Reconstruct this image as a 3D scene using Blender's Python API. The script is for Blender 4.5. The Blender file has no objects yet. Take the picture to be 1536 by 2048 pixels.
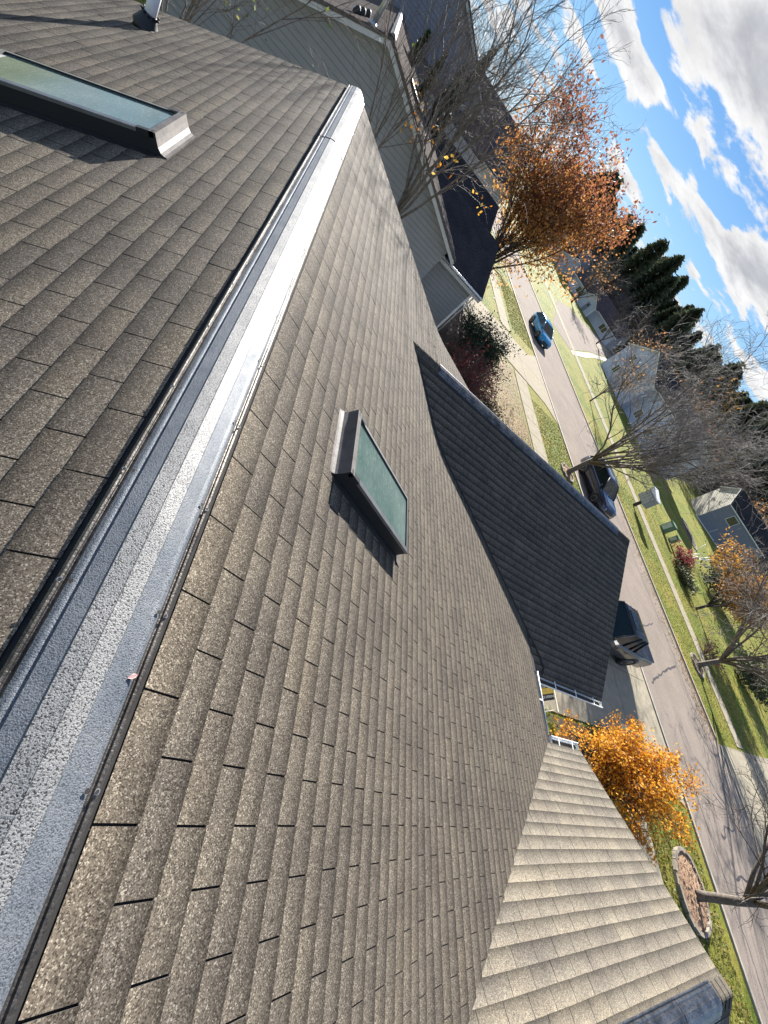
import bpy, math, random
from mathutils import Vector, Matrix, noise
rnd = random.Random(7)
sc = bpy.context.scene
COL = sc.collection
R = math.radians
G = -6.0                                            # street and lawn level (metres below the ridge)
SUNE, SKY, EXPO, CLW, CL_X, CL_Y = 4.9, .024, 1.85, 11.8, 5.3, 1.9

# ------------------------------------------------------------------ mesh builder
class MB:
    def __init__(s): s.v = []; s.f = []; s.m = []; s.uv = []; s.sm = []
    def face(s, pts, m=0, uv=None, smooth=False):
        b = len(s.v); s.v.extend([tuple(p) for p in pts]); s.f.append(tuple(range(b, b + len(pts))))
        s.m.append(m); s.uv.append(uv); s.sm.append(smooth)
    def add(s, verts, faces, m=0, smooth=False):
        b = len(s.v); s.v.extend([tuple(p) for p in verts])
        for f in faces:
            s.f.append(tuple(b + i for i in f)); s.m.append(m); s.uv.append(None); s.sm.append(smooth)
    def box(s, x0, x1, y0, y1, z0, z1, m=0):
        v = [(x, y, z) for z in (z0, z1) for y in (y0, y1) for x in (x0, x1)]
        s.add(v, [(0, 2, 3, 1), (4, 5, 7, 6), (0, 1, 5, 4), (1, 3, 7, 5), (3, 2, 6, 7), (2, 0, 4, 6)], m)
    def hexa(s, bot, top, m=0):
        n = len(bot); s.add(list(bot) + list(top), [tuple(range(n))[::-1], tuple(range(n, 2 * n))] +
              [(i, (i + 1) % n, n + (i + 1) % n, n + i) for i in range(n)], m)
    def tube(s, pts, rads, k=6, m=0, cap=True, smooth=True):
        rings = []; n = len(pts); up = Vector((0.12, 0.31, 0.94))
        for i, p in enumerate(pts):
            d = (Vector(pts[min(i + 1, n - 1)]) - Vector(pts[max(i - 1, 0)]))
            if d.length < 1e-7: d = Vector((0, 0, 1))
            d.normalize(); a = d.cross(up)
            if a.length < .05: a = d.cross(Vector((1, 0, 0)))
            a.normalize(); b = d.cross(a)
            rings.append([Vector(p) + (a * math.cos(t) + b * math.sin(t)) * rads[i] for t in [2 * math.pi * j / k for j in range(k)]])
        v = [q for r_ in rings for q in r_]
        f = [(i * k + j, i * k + (j + 1) % k, (i + 1) * k + (j + 1) % k, (i + 1) * k + j) for i in range(n - 1) for j in range(k)]
        if cap: f += [tuple(range(k))[::-1], tuple(range((n - 1) * k, n * k))]
        s.add(v, f, m, smooth)
    def disc(s, c, r, nrm=(0, 0, 1), k=14, m=0):
        n_ = Vector(nrm).normalized(); a = n_.orthogonal().normalized(); b = n_.cross(a); c = Vector(c)
        s.face([c + (a * math.cos(t) + b * math.sin(t)) * r for t in [2 * math.pi * j / k for j in range(k)]], m)
    def build(s, name, mats, parent=None, origin=None):
        me = bpy.data.meshes.new(name)
        if origin is None: origin = Vector(parent.location) if (parent is not None and parent.get('_w')) else Vector((0, 0, 0))
        o = Vector(origin)
        me.from_pydata([(x - o.x, y - o.y, z - o.z) for x, y, z in s.v], [], s.f)
        if not isinstance(mats, (list, tuple)): mats = [mats]
        for m in mats: me.materials.append(m)
        me.polygons.foreach_set('material_index', s.m)
        me.polygons.foreach_set('use_smooth', s.sm)
        if any(u is not None for u in s.uv):
            lay = me.uv_layers.new(name='UVMap'); d = []
            for u, f in zip(s.uv, s.f):
                if u is None: d.extend([0.5, .5] * len(f))
                else:
                    for q in u: d.extend(q)
            lay.data.foreach_set('uv', d)
        me.update()
        ob = bpy.data.objects.new(name, me); COL.objects.link(ob)
        if parent is not None:
            ob.parent = parent
            if parent.get('_w') and parent.type == 'MESH': pass
        else: ob.location = o
        return ob

def world_root(name, label, cat, loc, group=None):
    """Empty whose children are built in world coordinates."""
    o = bpy.data.objects.new(name, None); COL.objects.link(o); o.location = loc; o.empty_display_size = .3
    o['_w'] = 1; tag(o, label, cat, group); return o
def local_root(name, label, cat, loc=(0, 0, 0), rz=0, group=None):
    o = bpy.data.objects.new(name, None); COL.objects.link(o); o.location = loc; o.rotation_euler = (0, 0, rz)
    o.empty_display_size = .3; tag(o, label, cat, group); return o
def tag(o, label=None, cat=None, group=None, kind=None):
    if label: o['label'] = label
    if cat: o['category'] = cat
    if group: o['group'] = group
    if kind: o['kind'] = kind
    return o
def sub(mb, name, mats, part, root):                # sub-part: child of a part, both in the root's space
    ob = mb.build(name, mats, None, origin=root.location if root.get('_w') else (0, 0, 0)); ob.location = (0, 0, 0)
    ob.parent = part; return ob
def copy_tree(o, parent=None):
    c = o.copy(); COL.objects.link(c)
    if parent is not None: c.parent = parent
    for ch in list(o.children): copy_tree(ch, c)
    return c

# ------------------------------------------------------------------ materials
def nt(name):
    m = bpy.data.materials.new(name); m.use_nodes = True; t = m.node_tree; b = t.nodes['Principled BSDF']
    return m, t, b
def N(t, typ, **kw):
    n = t.nodes.new(typ)
    for k, v in kw.items(): setattr(n, k, v)
    return n
def ramp(t, stops, interp='LINEAR'):
    n = N(t, 'ShaderNodeValToRGB'); n.color_ramp.interpolation = interp; e = n.color_ramp.elements
    while len(e) < len(stops): e.new(.5)
    for i, (p, c) in enumerate(stops): e[i].position = p; e[i].color = (*c, 1) if len(c) == 3 else c
    return n
def noise_tex(t, scale, detail=4, rough=.55, src=None, dist=0):
    n = N(t, 'ShaderNodeTexNoise'); n.inputs['Scale'].default_value = scale; n.inputs['Detail'].default_value = detail
    n.inputs['Roughness'].default_value = rough; n.inputs['Distortion'].default_value = dist
    if src is not None: t.links.new(src, n.inputs['Vector'])
    return n
def mixc(t, a, b, f, mode='MIX'):
    n = N(t, 'ShaderNodeMix', data_type='RGBA', blend_type=mode)
    for sock, val in ((n.inputs['Factor'], f), (n.inputs['A'], a), (n.inputs['B'], b)):
        if hasattr(val, 'is_output'): t.links.new(val, sock)
        elif isinstance(val, (int, float)): sock.default_value = val
        else: sock.default_value = (*val, 1)
    return n.outputs['Result']
def math_(t, op, a, b=None, c=None, clamp=False):
    n = N(t, 'ShaderNodeMath', operation=op); n.use_clamp = clamp
    for i, v in enumerate((a, b, c)):
        if v is None: continue
        if hasattr(v, 'is_output'): t.links.new(v, n.inputs[i])
        else: n.inputs[i].default_value = v
    return n.outputs[0]
def bump(t, b, h, strength=.3, dist=.01):
    n = N(t, 'ShaderNodeBump'); n.inputs['Strength'].default_value = strength; n.inputs['Distance'].default_value = dist
    t.links.new(h, n.inputs['Height']); t.links.new(n.outputs[0], b.inputs['Normal'])
def pbr(name, c1, c2=None, scale=3, rough=.7, metal=0, bmp=0, bscale=None, detail=5, spec=None, lo=.35, hi=.65, coat=0, c3=None, scale3=.4):
    m, t, b = nt(name); co = N(t, 'ShaderNodeTexCoord').outputs['Object']
    b.inputs['Roughness'].default_value = rough; b.inputs['Metallic'].default_value = metal
    if spec is not None: b.inputs['Specular IOR Level'].default_value = spec
    if coat: b.inputs['Coat Weight'].default_value = coat; b.inputs['Coat Roughness'].default_value = .05
    if c2 is None: b.inputs['Base Color'].default_value = (*c1, 1)
    else:
        n = noise_tex(t, scale, detail, .6, co); r = ramp(t, [(lo, c1), (hi, c2)]); t.links.new(n.outputs['Fac'], r.inputs[0])
        out = r.outputs[0]
        if c3 is not None:
            n3 = noise_tex(t, scale3, 3, .5, co); f3 = ramp(t, [(.45, (0, 0, 0)), (.62, (1, 1, 1))]); t.links.new(n3.outputs['Fac'], f3.inputs[0])
            out = mixc(t, out, c3, f3.outputs[0])
        t.links.new(out, b.inputs['Base Color'])
    if bmp:
        nb = noise_tex(t, bscale or scale * 4, 5, .6, co); bump(t, b, nb.outputs['Fac'], bmp, .02)
    return m
def leafmat(name, cols, rough=.6, trans=.35):
    m, t, b = nt(name); uv = N(t, 'ShaderNodeUVMap'); sx = N(t, 'ShaderNodeSeparateXYZ'); t.links.new(uv.outputs[0], sx.inputs[0])
    r = ramp(t, [((i + .0) / max(1, len(cols) - 1), c) for i, c in enumerate(cols)]); t.links.new(sx.outputs[0], r.inputs[0])
    t.links.new(r.outputs[0], b.inputs['Base Color']); b.inputs['Roughness'].default_value = rough; b.inputs['Specular IOR Level'].default_value = .3
    if trans:
        tr = N(t, 'ShaderNodeBsdfTranslucent'); t.links.new(r.outputs[0], tr.inputs['Color'])
        mx = N(t, 'ShaderNodeMixShader'); mx.inputs[0].default_value = trans
        t.links.new(b.outputs[0], mx.inputs[1]); t.links.new(tr.outputs[0], mx.inputs[2]); t.links.new(mx.outputs[0], t.nodes['Material Output'].inputs[0])
    return m

def shingle_mat(name, dark, mid, light, tint=(1, 1, 1)):
    m, t, b = nt(name); co = N(t, 'ShaderNodeTexCoord').outputs['Object']
    uv = N(t, 'ShaderNodeUVMap'); s = N(t, 'ShaderNodeSeparateXYZ'); t.links.new(uv.outputs[0], s.inputs[0])
    v1 = N(t, 'ShaderNodeTexVoronoi'); v1.inputs['Scale'].default_value = 290; t.links.new(co, v1.inputs['Vector'])
    sp = N(t, 'ShaderNodeSeparateColor'); t.links.new(v1.outputs['Color'], sp.inputs[0])
    gr = ramp(t, [(0, dark), (.2, tuple(.7 * a_ + .3 * b_ for a_, b_ in zip(dark, mid))), (.5, mid), (.82, mid), (1, tuple(.15 * a_ + .85 * b_ for a_, b_ in zip(mid, light)))]); t.links.new(sp.outputs[0], gr.inputs[0])
    n2 = noise_tex(t, 60, 3, .6, co); b2 = ramp(t, [(.3, (.74, .74, .74)), (.7, (1.2, 1.2, 1.2))]); t.links.new(n2.outputs['Fac'], b2.inputs[0])
    c = mixc(t, gr.outputs[0], b2.outputs[0], 1.0, 'MULTIPLY')
    n3 = noise_tex(t, 3.1, 4, .6, co); b3 = ramp(t, [(.3, (.80, .79, .80)), (.7, (1.16, 1.15, 1.10))]); t.links.new(n3.outputs['Fac'], b3.inputs[0])
    c = mixc(t, c, b3.outputs[0], 1.0, 'MULTIPLY')
    # every tab its own tone, and a darkening towards the butt of each tab
    tn = ramp(t, [(0, (.80, .80, .82)), (.5, (1, .99, .97)), (1, (1.17, 1.13, 1.04))]); t.links.new(s.outputs[0], tn.inputs[0])
    c = mixc(t, c, tn.outputs[0], 1.0, 'MULTIPLY')
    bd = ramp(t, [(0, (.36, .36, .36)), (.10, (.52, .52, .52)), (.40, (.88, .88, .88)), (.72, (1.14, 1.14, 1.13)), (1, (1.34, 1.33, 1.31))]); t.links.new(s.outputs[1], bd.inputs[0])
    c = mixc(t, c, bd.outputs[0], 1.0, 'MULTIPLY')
    c = mixc(t, c, (.61, .61, .605), 1.0, 'MULTIPLY')
    t.links.new(c, b.inputs['Base Color']); b.inputs['Roughness'].default_value = .92; b.inputs['Specular IOR Level'].default_value = .15
    bump(t, b, sp.outputs[0], .55, .003)
    return m

M = {}
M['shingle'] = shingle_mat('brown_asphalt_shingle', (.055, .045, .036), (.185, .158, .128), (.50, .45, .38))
M['shingle_pale'] = shingle_mat('brown_asphalt_shingle_pale', (.10, .087, .072), (.265, .236, .195), (.56, .51, .43))  # paler tone of the brown shingle, for entry roof and some caps
M['felt'] = pbr('black_roofing_felt', (.012, .011, .010), (.02, .019, .018), 40, .95)
M['butt'] = pbr('shingle_cut_edge', (.03, .026, .022), (.05, .044, .038), 90, .95)

def roof_far(name, c1, c2, step=.14):
    m, t, b = nt(name); co = N(t, 'ShaderNodeTexCoord').outputs['Object']
    n = noise_tex(t, 14, 5, .65, co); r = ramp(t, [(.3, c1), (.7, c2)]); t.links.new(n.outputs['Fac'], r.inputs[0])
    n2 = noise_tex(t, 1.1, 3, .5, co); r2 = ramp(t, [(.35, (.82, .82, .82)), (.65, (1.12, 1.12, 1.12))]); t.links.new(n2.outputs['Fac'], r2.inputs[0])
    c = mixc(t, r.outputs[0], r2.outputs[0], 1, 'MULTIPLY')
    t.links.new(c, b.inputs['Base Color']); b.inputs['Roughness'].default_value = .95; b.inputs['Specular IOR Level'].default_value = 0
    return m
M['roof_brown'] = roof_far('neighbour_roof_brown', (.085, .075, .068), (.14, .125, .115))
M['roof_dark'] = roof_far('neighbour_roof_dark', (.03, .029, .031), (.055, .053, .056))
M['roof_plum'] = roof_far('far_roof_brown', (.075, .06, .06), (.11, .09, .09))

def siding(name, c, lap=.115, jit=.06):
    m, t, b = nt(name); co = N(t, 'ShaderNodeTexCoord').outputs['Object']
    n = noise_tex(t, 1.7, 4, .6, co); c1 = tuple(x * (1 - jit) for x in c); c2 = tuple(x * (1 + jit) for x in c)
    r = ramp(t, [(.3, c1), (.7, c2)]); t.links.new(n.outputs['Fac'], r.inputs[0]); t.links.new(r.outputs[0], b.inputs['Base Color'])
    b.inputs['Roughness'].default_value = .55
    return m
M['siding_grey'] = siding('grey_vinyl_siding', (.225, .23, .222))
M['siding_ours'] = siding('pale_grey_siding', (.42, .42, .40))
M['siding_cream'] = siding('cream_siding', (.42, .38, .30))
M['siding_slate'] = siding('slate_blue_siding', (.17, .18, .21))
M['siding_blue'] = siding('pale_blue_siding', (.44, .48, .56))
M['siding_light'] = siding('light_grey_siding', (.45, .47, .50))
M['trim'] = pbr('white_trim_paint', (.74, .73, .70), (.80, .79, .76), 5, .45)
M['trim_grey'] = pbr('grey_trim_paint', (.42, .42, .40), (.48, .48, .45), 5, .5)
M['gutter'] = pbr('white_gutter_enamel', (.80, .80, .77), (.86, .86, .83), 9, .35)
M['muck'] = pbr('gutter_silt', (.03, .025, .018), (.07, .055, .035), 30, .95)
M['glass_dark'] = pbr('window_glass', (.03, .035, .04), rough=.06, spec=.8)

def vent_metal(name, c1, c2, rough, sc_=150, stren=.55, speck=.5, metal=.85):
    m, t, b = nt(name); co = N(t, 'ShaderNodeTexCoord').outputs['Object']
    n = noise_tex(t, sc_, 2, .5, co, .4); n2 = noise_tex(t, 7, 5, .65, co)
    r = ramp(t, [(.35, c1), (.65, c2)]); t.links.new(n2.outputs['Fac'], r.inputs[0])
    dk = ramp(t, [(.36, (speck, speck, speck)), (.52, (1, 1, 1))]); t.links.new(n.outputs['Fac'], dk.inputs[0])  # dark specks in the low spots of the emboss noise
    c = mixc(t, r.outputs[0], dk.outputs[0], 1, 'MULTIPLY'); t.links.new(c, b.inputs['Base Color'])
    b.inputs['Metallic'].default_value = metal; b.inputs['Roughness'].default_value = rough
    bump(t, b, n.outputs['Fac'], stren, .004)
    return m
M['vent'] = vent_metal('stucco_embossed_aluminium', (.17, .172, .17), (.25, .245, .235), .6, 240, .5, .06, .3)
M['vent_side'] = vent_metal('shaded_vent_side', (.10, .115, .135), (.17, .18, .19), .58, 240, .5, .45, .35)  # sides darker and bluer than the centre strip: light difference put into colour
M['vent_brown'] = vent_metal('dirty_embossed_aluminium', (.07, .064, .058), (.17, .155, .14), .5, 120, .5, .6)
M['vent_dark'] = vent_metal('weathered_vent_metal', (.06, .06, .063), (.20, .20, .205), .3, 60, .4, .35)
M['nail'] = pbr('dark_nail_hole', (.015, .013, .012), rough=.8)
M['nailring'] = pbr('galvanised_nail_rim', (.55, .53, .5), rough=.4, metal=.8)

# skylight
M['sky_metal'] = pbr('brown_skylight_cladding', (.085, .075, .066), (.14, .125, .112), 7, .6, 0, .15, 30, spec=.25)
M['sky_black'] = pbr('black_skylight_curb', (.012, .012, .013), rough=.55)
M['sky_trim'] = pbr('bright_aluminium_edge', (.20, .195, .185), (.26, .25, .24), 12, .4, .6)
def skyglass():
    m, t, b = nt('dusty_skylight_glass'); co = N(t, 'ShaderNodeTexCoord').outputs['Object']
    mp = N(t, 'ShaderNodeMapping'); mp.inputs['Scale'].default_value = (14, 2.2, 14); t.links.new(co, mp.inputs[0])
    n = noise_tex(t, 1.6, 6, .65, mp.outputs[0], 2.2); r = ramp(t, [(.485, (.088, .128, .115)), (.5, (.22, .25, .235)), (.515, (.088, .128, .115))])
    t.links.new(n.outputs['Fac'], r.inputs[0])
    n2 = noise_tex(t, 2.3, 3, .5, co); r2 = ramp(t, [(.4, (.72, .8, .8)), (.66, (1.15, 1.1, 1.08))]); t.links.new(n2.outputs['Fac'], r2.inputs[0])
    c = mixc(t, r.outputs[0], r2.outputs[0], 1, 'MULTIPLY')
    t.links.new(c, b.inputs['Base Color']); b.inputs['Roughness'].default_value = .09; b.inputs['Specular IOR Level'].default_value = .4
    return m
M['sky_glass'] = skyglass()
M['pvc'] = pbr('white_pvc', (.72, .72, .73), (.80, .80, .80), 14, .4, 0, .1, 60)
M['rubber'] = pbr('black_rubber', (.008, .008, .008), (.014, .014, .014), 20, .6)
M['steel'] = pbr('galvanised_pipe', (.32, .34, .37), (.42, .44, .47), 8, .4, .7)

# ground
def grass_mat():
    m, t, b = nt('autumn_lawn'); co = N(t, 'ShaderNodeTexCoord').outputs['Object']
    n = noise_tex(t, 9, 6, .75, co); r = ramp(t, [(.28, (.085, .095, .018)), (.5, (.20, .195, .038)), (.74, (.33, .30, .085))]); t.links.new(n.outputs['Fac'], r.inputs[0])
    n2 = noise_tex(t, .35, 4, .6, co); r2 = ramp(t, [(.38, (.62, .82, .55)), (.6, (1.12, 1.02, .95))]); t.links.new(n2.outputs['Fac'], r2.inputs[0])
    c = mixc(t, r.outputs[0], r2.outputs[0], 1, 'MULTIPLY')
    n3 = noise_tex(t, 45, 3, .6, co); r3 = ramp(t, [(.3, (.6, .62, .55)), (.7, (1.35, 1.32, 1.25))]); t.links.new(n3.outputs['Fac'], r3.inputs[0])
    c = mixc(t, c, r3.outputs[0], 1, 'MULTIPLY')
    t.links.new(c, b.inputs['Base Color']); b.inputs['Roughness'].default_value = .9; b.inputs['Specular IOR Level'].default_value = .15
    bump(t, b, n3.outputs['Fac'], .9, .05); return m
M['grass'] = grass_mat()
def leafy_mat():
    m, t, b = nt('lawn_under_leaf_litter'); co = N(t, 'ShaderNodeTexCoord').outputs['Object']
    n = noise_tex(t, 14, 5, .7, co); r = ramp(t, [(.3, (.10, .075, .025)), (.5, (.22, .155, .055)), (.72, (.38, .27, .115))]); t.links.new(n.outputs['Fac'], r.inputs[0])
    n2 = noise_tex(t, .5, 3, .6, co); f = ramp(t, [(.45, (0, 0, 0)), (.62, (1, 1, 1))]); t.links.new(n2.outputs['Fac'], f.inputs[0])
    c = mixc(t, r.outputs[0], (.17, .155, .036), f.outputs[0]); t.links.new(c, b.inputs['Base Color']); b.inputs['Roughness'].default_value = .95
    bump(t, b, n.outputs['Fac'], .8, .04); return m
M['leafy'] = leafy_mat()
def asphalt_mat():
    m, t, b = nt('pinkish_worn_asphalt'); co = N(t, 'ShaderNodeTexCoord').outputs['Object']
    n = noise_tex(t, 34, 5, .75, co); r = ramp(t, [(.3, (.145, .118, .096)), (.5, (.24, .20, .165)), (.72, (.335, .285, .24))]); t.links.new(n.outputs['Fac'], r.inputs[0])
    n2 = noise_tex(t, .5, 4, .6, co); r2 = ramp(t, [(.35, (.9, .9, .9)), (.65, (1.08, 1.07, 1.06))]); t.links.new(n2.outputs['Fac'], r2.inputs[0])
    c = mixc(t, r.outputs[0], r2.outputs[0], 1, 'MULTIPLY'); t.links.new(c, b.inputs['Base Color']); b.inputs['Roughness'].default_value = .95; b.inputs['Specular IOR Level'].default_value = .05
    bump(t, b, n.outputs['Fac'], .3, .01); return m
M['asphalt'] = asphalt_mat()
M['concrete'] = pbr('pale_concrete', (.27, .235, .17), (.36, .315, .235), 3, .9, 0, .15, 40, spec=.05, c3=(.31, .27, .20), scale3=.8)
M['kerb'] = pbr('kerb_concrete', (.30, .265, .21), (.38, .34, .275), 4, .85)
M['tar'] = pbr('tar_crack_seal', (.045, .04, .04), rough=.7)
M['gutter_leaves'] = pbr('leaf_filled_gutter', (.06, .035, .02), (.2, .12, .07), 16, .95)
M['mulch'] = pbr('bark_mulch', (.05, .033, .02), (.13, .085, .05), 22, .95, 0, .8, 40)
M['mulch_pale'] = pbr('pale_leafy_mulch', (.17, .09, .05), (.42, .28, .17), 18, .95, 0, .6, 40)
M['stone_edge'] = pbr('stone_edging', (.17, .145, .11), (.26, .225, .175), 6, .9)
# vegetation
M['bark'] = pbr('grey_brown_bark', (.075, .06, .048), (.16, .135, .11), 12, .9, 0, .6, 30)
M['bark_dark'] = pbr('dark_bark', (.03, .024, .02), (.07, .058, .048), 12, .9, 0, .6, 30)
M['twig'] = pbr('grey_twig', (.09, .077, .066), (.19, .168, .148), 6, .8)
M['twig_brown'] = pbr('brown_twig', (.065, .045, .034), (.12, .09, .068), 6, .85)
M['leaf_orange'] = leafmat('orange_leaf', [(.44, .14, .012), (.62, .26, .02), (.70, .36, .035), (.74, .44, .08)], trans=.45)
M['leaf_rust'] = leafmat('rust_leaf', [(.20, .075, .045), (.32, .135, .05), (.44, .21, .06), (.50, .27, .07), (.32, .21, .09)], trans=.5)
M['leaf_gold'] = leafmat('golden_leaf', [(.28, .11, .02), (.46, .21, .03), (.56, .30, .06), (.26, .19, .045)])
M['leaf_red'] = leafmat('dark_red_leaf', [(.14, .03, .03), (.24, .05, .05), (.30, .09, .06)])
M['leaf_green'] = leafmat('strap_leaf', [(.07, .12, .02), (.155, .20, .035), (.29, .29, .08)])
M['leaf_ever'] = leafmat('evergreen_spray', [(.012, .025, .012), (.028, .048, .02), (.05, .072, .03)], trans=.1)
M['leaf_pine'] = leafmat('pine_spray', [(.045, .062, .036), (.085, .11, .055), (.13, .15, .075), (.15, .12, .07)], trans=.1)
M['leaf_olive'] = leafmat('olive_hedge_leaf', [(.03, .04, .02), (.07, .085, .04), (.12, .13, .07)], trans=.2)
M['leaf_litter'] = leafmat('fallen_leaf', [(.14, .065, .02), (.22, .125, .035), (.28, .19, .06), (.12, .06, .03)], trans=.1)
# vehicles
def paint(n, c, rough=.22, fl=.25): return pbr(n, c, rough=rough, metal=fl, spec=.5, coat=1)
M['navy'] = paint('navy_paint', (.012, .018, .05))
M['blue'] = pbr('bright_blue_paint', (.01, .24, .46), rough=.25, metal=.1, spec=.4, coat=.6)
M['black'] = pbr('black_blue_paint', (.008, .012, .02), rough=.3, spec=.3, coat=.35)
M['carglass'] = pbr('car_glass', (.012, .02, .02), rough=.1, spec=.22)
M['tyre'] = pbr('tyre_rubber', (.014, .014, .014), rough=.85)
M['rim'] = pbr('alloy_rim', (.5, .5, .52), rough=.3, metal=.9)
M['lamp'] = pbr('headlamp_lens', (.7, .7, .68), rough=.08, spec=.8)
M['lampred'] = pbr('tail_lamp_lens', (.25, .02, .02), rough=.15)
M['plastic'] = pbr('black_trim_plastic', (.015, .015, .016), rough=.5)
M['vinyl'] = pbr('black_tonneau_vinyl', (.03, .036, .046), (.045, .052, .064), 6, .42)
M['chrome'] = pbr('chrome', (.75, .75, .75), rough=.12, metal=1)
# small things
M['blue_tarp'] = pbr('blue_tarp', (.05, .17, .36), (.16, .33, .52), 5, .45, 0, .5, 9)
M['sign_yellow'] = pbr('sign_yellow', (.62, .42, .06), (.68, .48, .10), 9, .5)
M['sign_navy'] = pbr('sign_navy', (.012, .014, .03), rough=.5)
M['sign_white'] = pbr('sign_white', (.8, .8, .8), rough=.5)
M['cream_wood'] = pbr('cream_painted_wood', (.68, .62, .42), (.75, .69, .5), 8, .55)
M['post'] = pbr('dark_timber_post', (.035, .028, .022), (.06, .05, .04), 10, .85)
M['box_grey'] = pbr('grey_painted_steel', (.22, .25, .28), (.28, .31, .34), 5, .4)
M['green_paint'] = pbr('green_painted_board', (.08, .16, .09), (.12, .21, .12), 6, .6)
M['pale_green'] = pbr('pale_green_panel', (.40, .47, .42), (.5, .56, .5), 6, .6)
M['white_pipe'] = pbr('white_frame_tube', (.78, .78, .78), rough=.4)
M['pink'] = pbr('dry_pink_leaf', (.5, .2, .18), (.65, .45, .4), 20, .7)

# ------------------------------------------------------------------ our house: roof geometry
T1, T2, TL = math.tan(R(25.2)), .272, math.tan(R(26.6))
TG = .475
RAKE_Y, BACK_Y = 8.5, -6.0
def xk(y): return 2.78 + max(-.3, min(.9, (y - 1.1) * .12))
def zn(x, y):                                       # street-side slope of the main roof
    k = xk(y); w = .35
    sag = .012 * noise.noise(Vector((x * .55, y * .5, 3.1)))
    if x < k - w: z = -T1 * x
    elif x > k + w: z = -T1 * k - T2 * (x - k)
    else:
        u = (x - k + w) / (2 * w); z = -T1 * (k - w) - (T1 * (x - k + w) - (T1 - T2) * w * u * u)
    return z + sag
def zl(x, y): return TL * x + .012 * noise.noise(Vector((x * .55, y * .5, 9.1)))
def zg(y): return -1.02 - TG * abs(y - 5.6)
def ze(y): return -1.15 - TG * abs(y + 1.4)
EAVE_X, GAR_X, ENT_X = 6.42, 9.6, 7.42

def shingles(mb, P, s0, s1, t0, t1, keep, e=.1255, w=.305, gap=.0065, thick=.0065, seed=1, mi=(0, 1), half=.5):
    """Rows of three-tab shingles on a slope. P(s, t) -> point on the deck; s runs down the slope, t along it."""
    rr = random.Random(seed); k = 0; s = s0; end = s1 - .02
    while s < end:
        sa, sb = s, min(s + e, s1)
        off = (k % 2) * half * w + rr.uniform(-.006, .006); row = rr.uniform(-.05, .05)
        wob = [rr.uniform(-.0025, .0025) for _ in range(3)]
        t = t0 - w + off; i = 0
        strip = .5
        while t < t1:
            if i % 3 == 0: strip = rr.random()
            ta, tb = max(t + gap / 2, t0), min(t + w - gap / 2, t1)
            if tb - ta > .02 and keep((sa + sb) / 2, (ta + tb) / 2):
                tone = min(1, max(0, .5 + (strip - .5) * .4 + rr.uniform(-.16, .16) + row))
                lift = thick + rr.uniform(-.0012, .002)
                A = Vector(P(sa - .004, ta)); B = Vector(P(sa - .004, tb)); sj = sb + .4 * math.sin(t * .9 + k) * .004
                C = Vector(P(sj + rr.uniform(-.001, .001), tb)); D = Vector(P(sj + rr.uniform(-.001, .001), ta))
                n = (B - A).cross(D - A); n.normalize()
                if n.z < 0: n = -n
                A2, B2, C2, D2 = A + n * .0014, B + n * .0014, C + n * lift, D + n * lift
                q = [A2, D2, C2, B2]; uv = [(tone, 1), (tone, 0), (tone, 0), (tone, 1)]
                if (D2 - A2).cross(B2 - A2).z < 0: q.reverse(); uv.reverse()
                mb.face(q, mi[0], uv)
                mb.face([D2, D, C, C2], mi[1]); mb.face([A2, A, D, D2], mi[1]); mb.face([C2, C, B, B2], mi[1])
            t += w; i += 1
        s += e; k += 1

house = world_root('family_house', 'house whose brown shingled roof with silver ridge vent fills the foreground', 'house', (2, 1, G))
c1 = math.cos(math.atan(T1))
def near_P(s, t):
    # arc length -> x along the two-pitch profile
    k = xk(t); sk = k / c1
    x = s * c1 if s < sk else k + (s - sk) * math.cos(math.atan(T2))
    return (x, t, zn(x, t))
def near_keep(s, t):
    x, y, z = near_P(s, t)
    if x < 2.2 or True:
        if y > 1.9 and x > 2.0 and zg(y) > z + .2 and y < 8.8: return False
        if y < 1.2 and x > 2.3 and ze(y) > z + .2 and y > -3.6: return False
    return x < EAVE_X - .01
roof = MB()
shingles(roof, near_P, .19, 7.1, -3.4, RAKE_Y, near_keep, seed=3)
cl = math.cos(math.atan(TL))
def left_P(s, t): return (-s * cl, t, zl(-s * cl, t))
shingles(roof, left_P, .19, 5.2, -1.6, RAKE_Y, lambda s, t: True, seed=5)
# deck
def deck(mb, P, s0, s1, t0, t1, ns, ntt, m, th=.012, drop=.004):
    g = [[Vector(P(s0 + (s1 - s0) * i / ns, t0 + (t1 - t0) * j / ntt)) for j in range(ntt + 1)] for i in range(ns + 1)]
    v = [q - Vector((0, 0, drop)) for r_ in g for q in r_]; n = ntt + 1
    mb.add(v, [(i * n + j, (i + 1) * n + j, (i + 1) * n + j + 1, i * n + j + 1) for i in range(ns) for j in range(ntt)], m)
deck(roof, near_P, .02, 7.0, BACK_Y, RAKE_Y - .01, 28, 24, 2, drop=.0045)
deck(roof, left_P, .02, 6.6, BACK_Y, RAKE_Y - .01, 14, 24, 2, drop=.0045)
# rough cut edge along the rake
for P_, sm in ((near_P, 6.6), (left_P, 6.0)):
    n_ = 30
    for i in range(n_):
        a, b_ = Vector(P_(.1 + sm * i / n_, RAKE_Y)), Vector(P_(.1 + sm * (i + 1) / n_, RAKE_Y)); d = Vector((0, 0, .03))
        roof.face([a, b_, b_ - d, a - d], 1); roof.face([a - d, b_ - d, b_ - d - Vector((0, .04, 0)), a - d - Vector((0, .04, 0))], 1)
main_roof = roof.build('main_roof', [M['shingle'], M['butt'], M['felt']], house)

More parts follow.
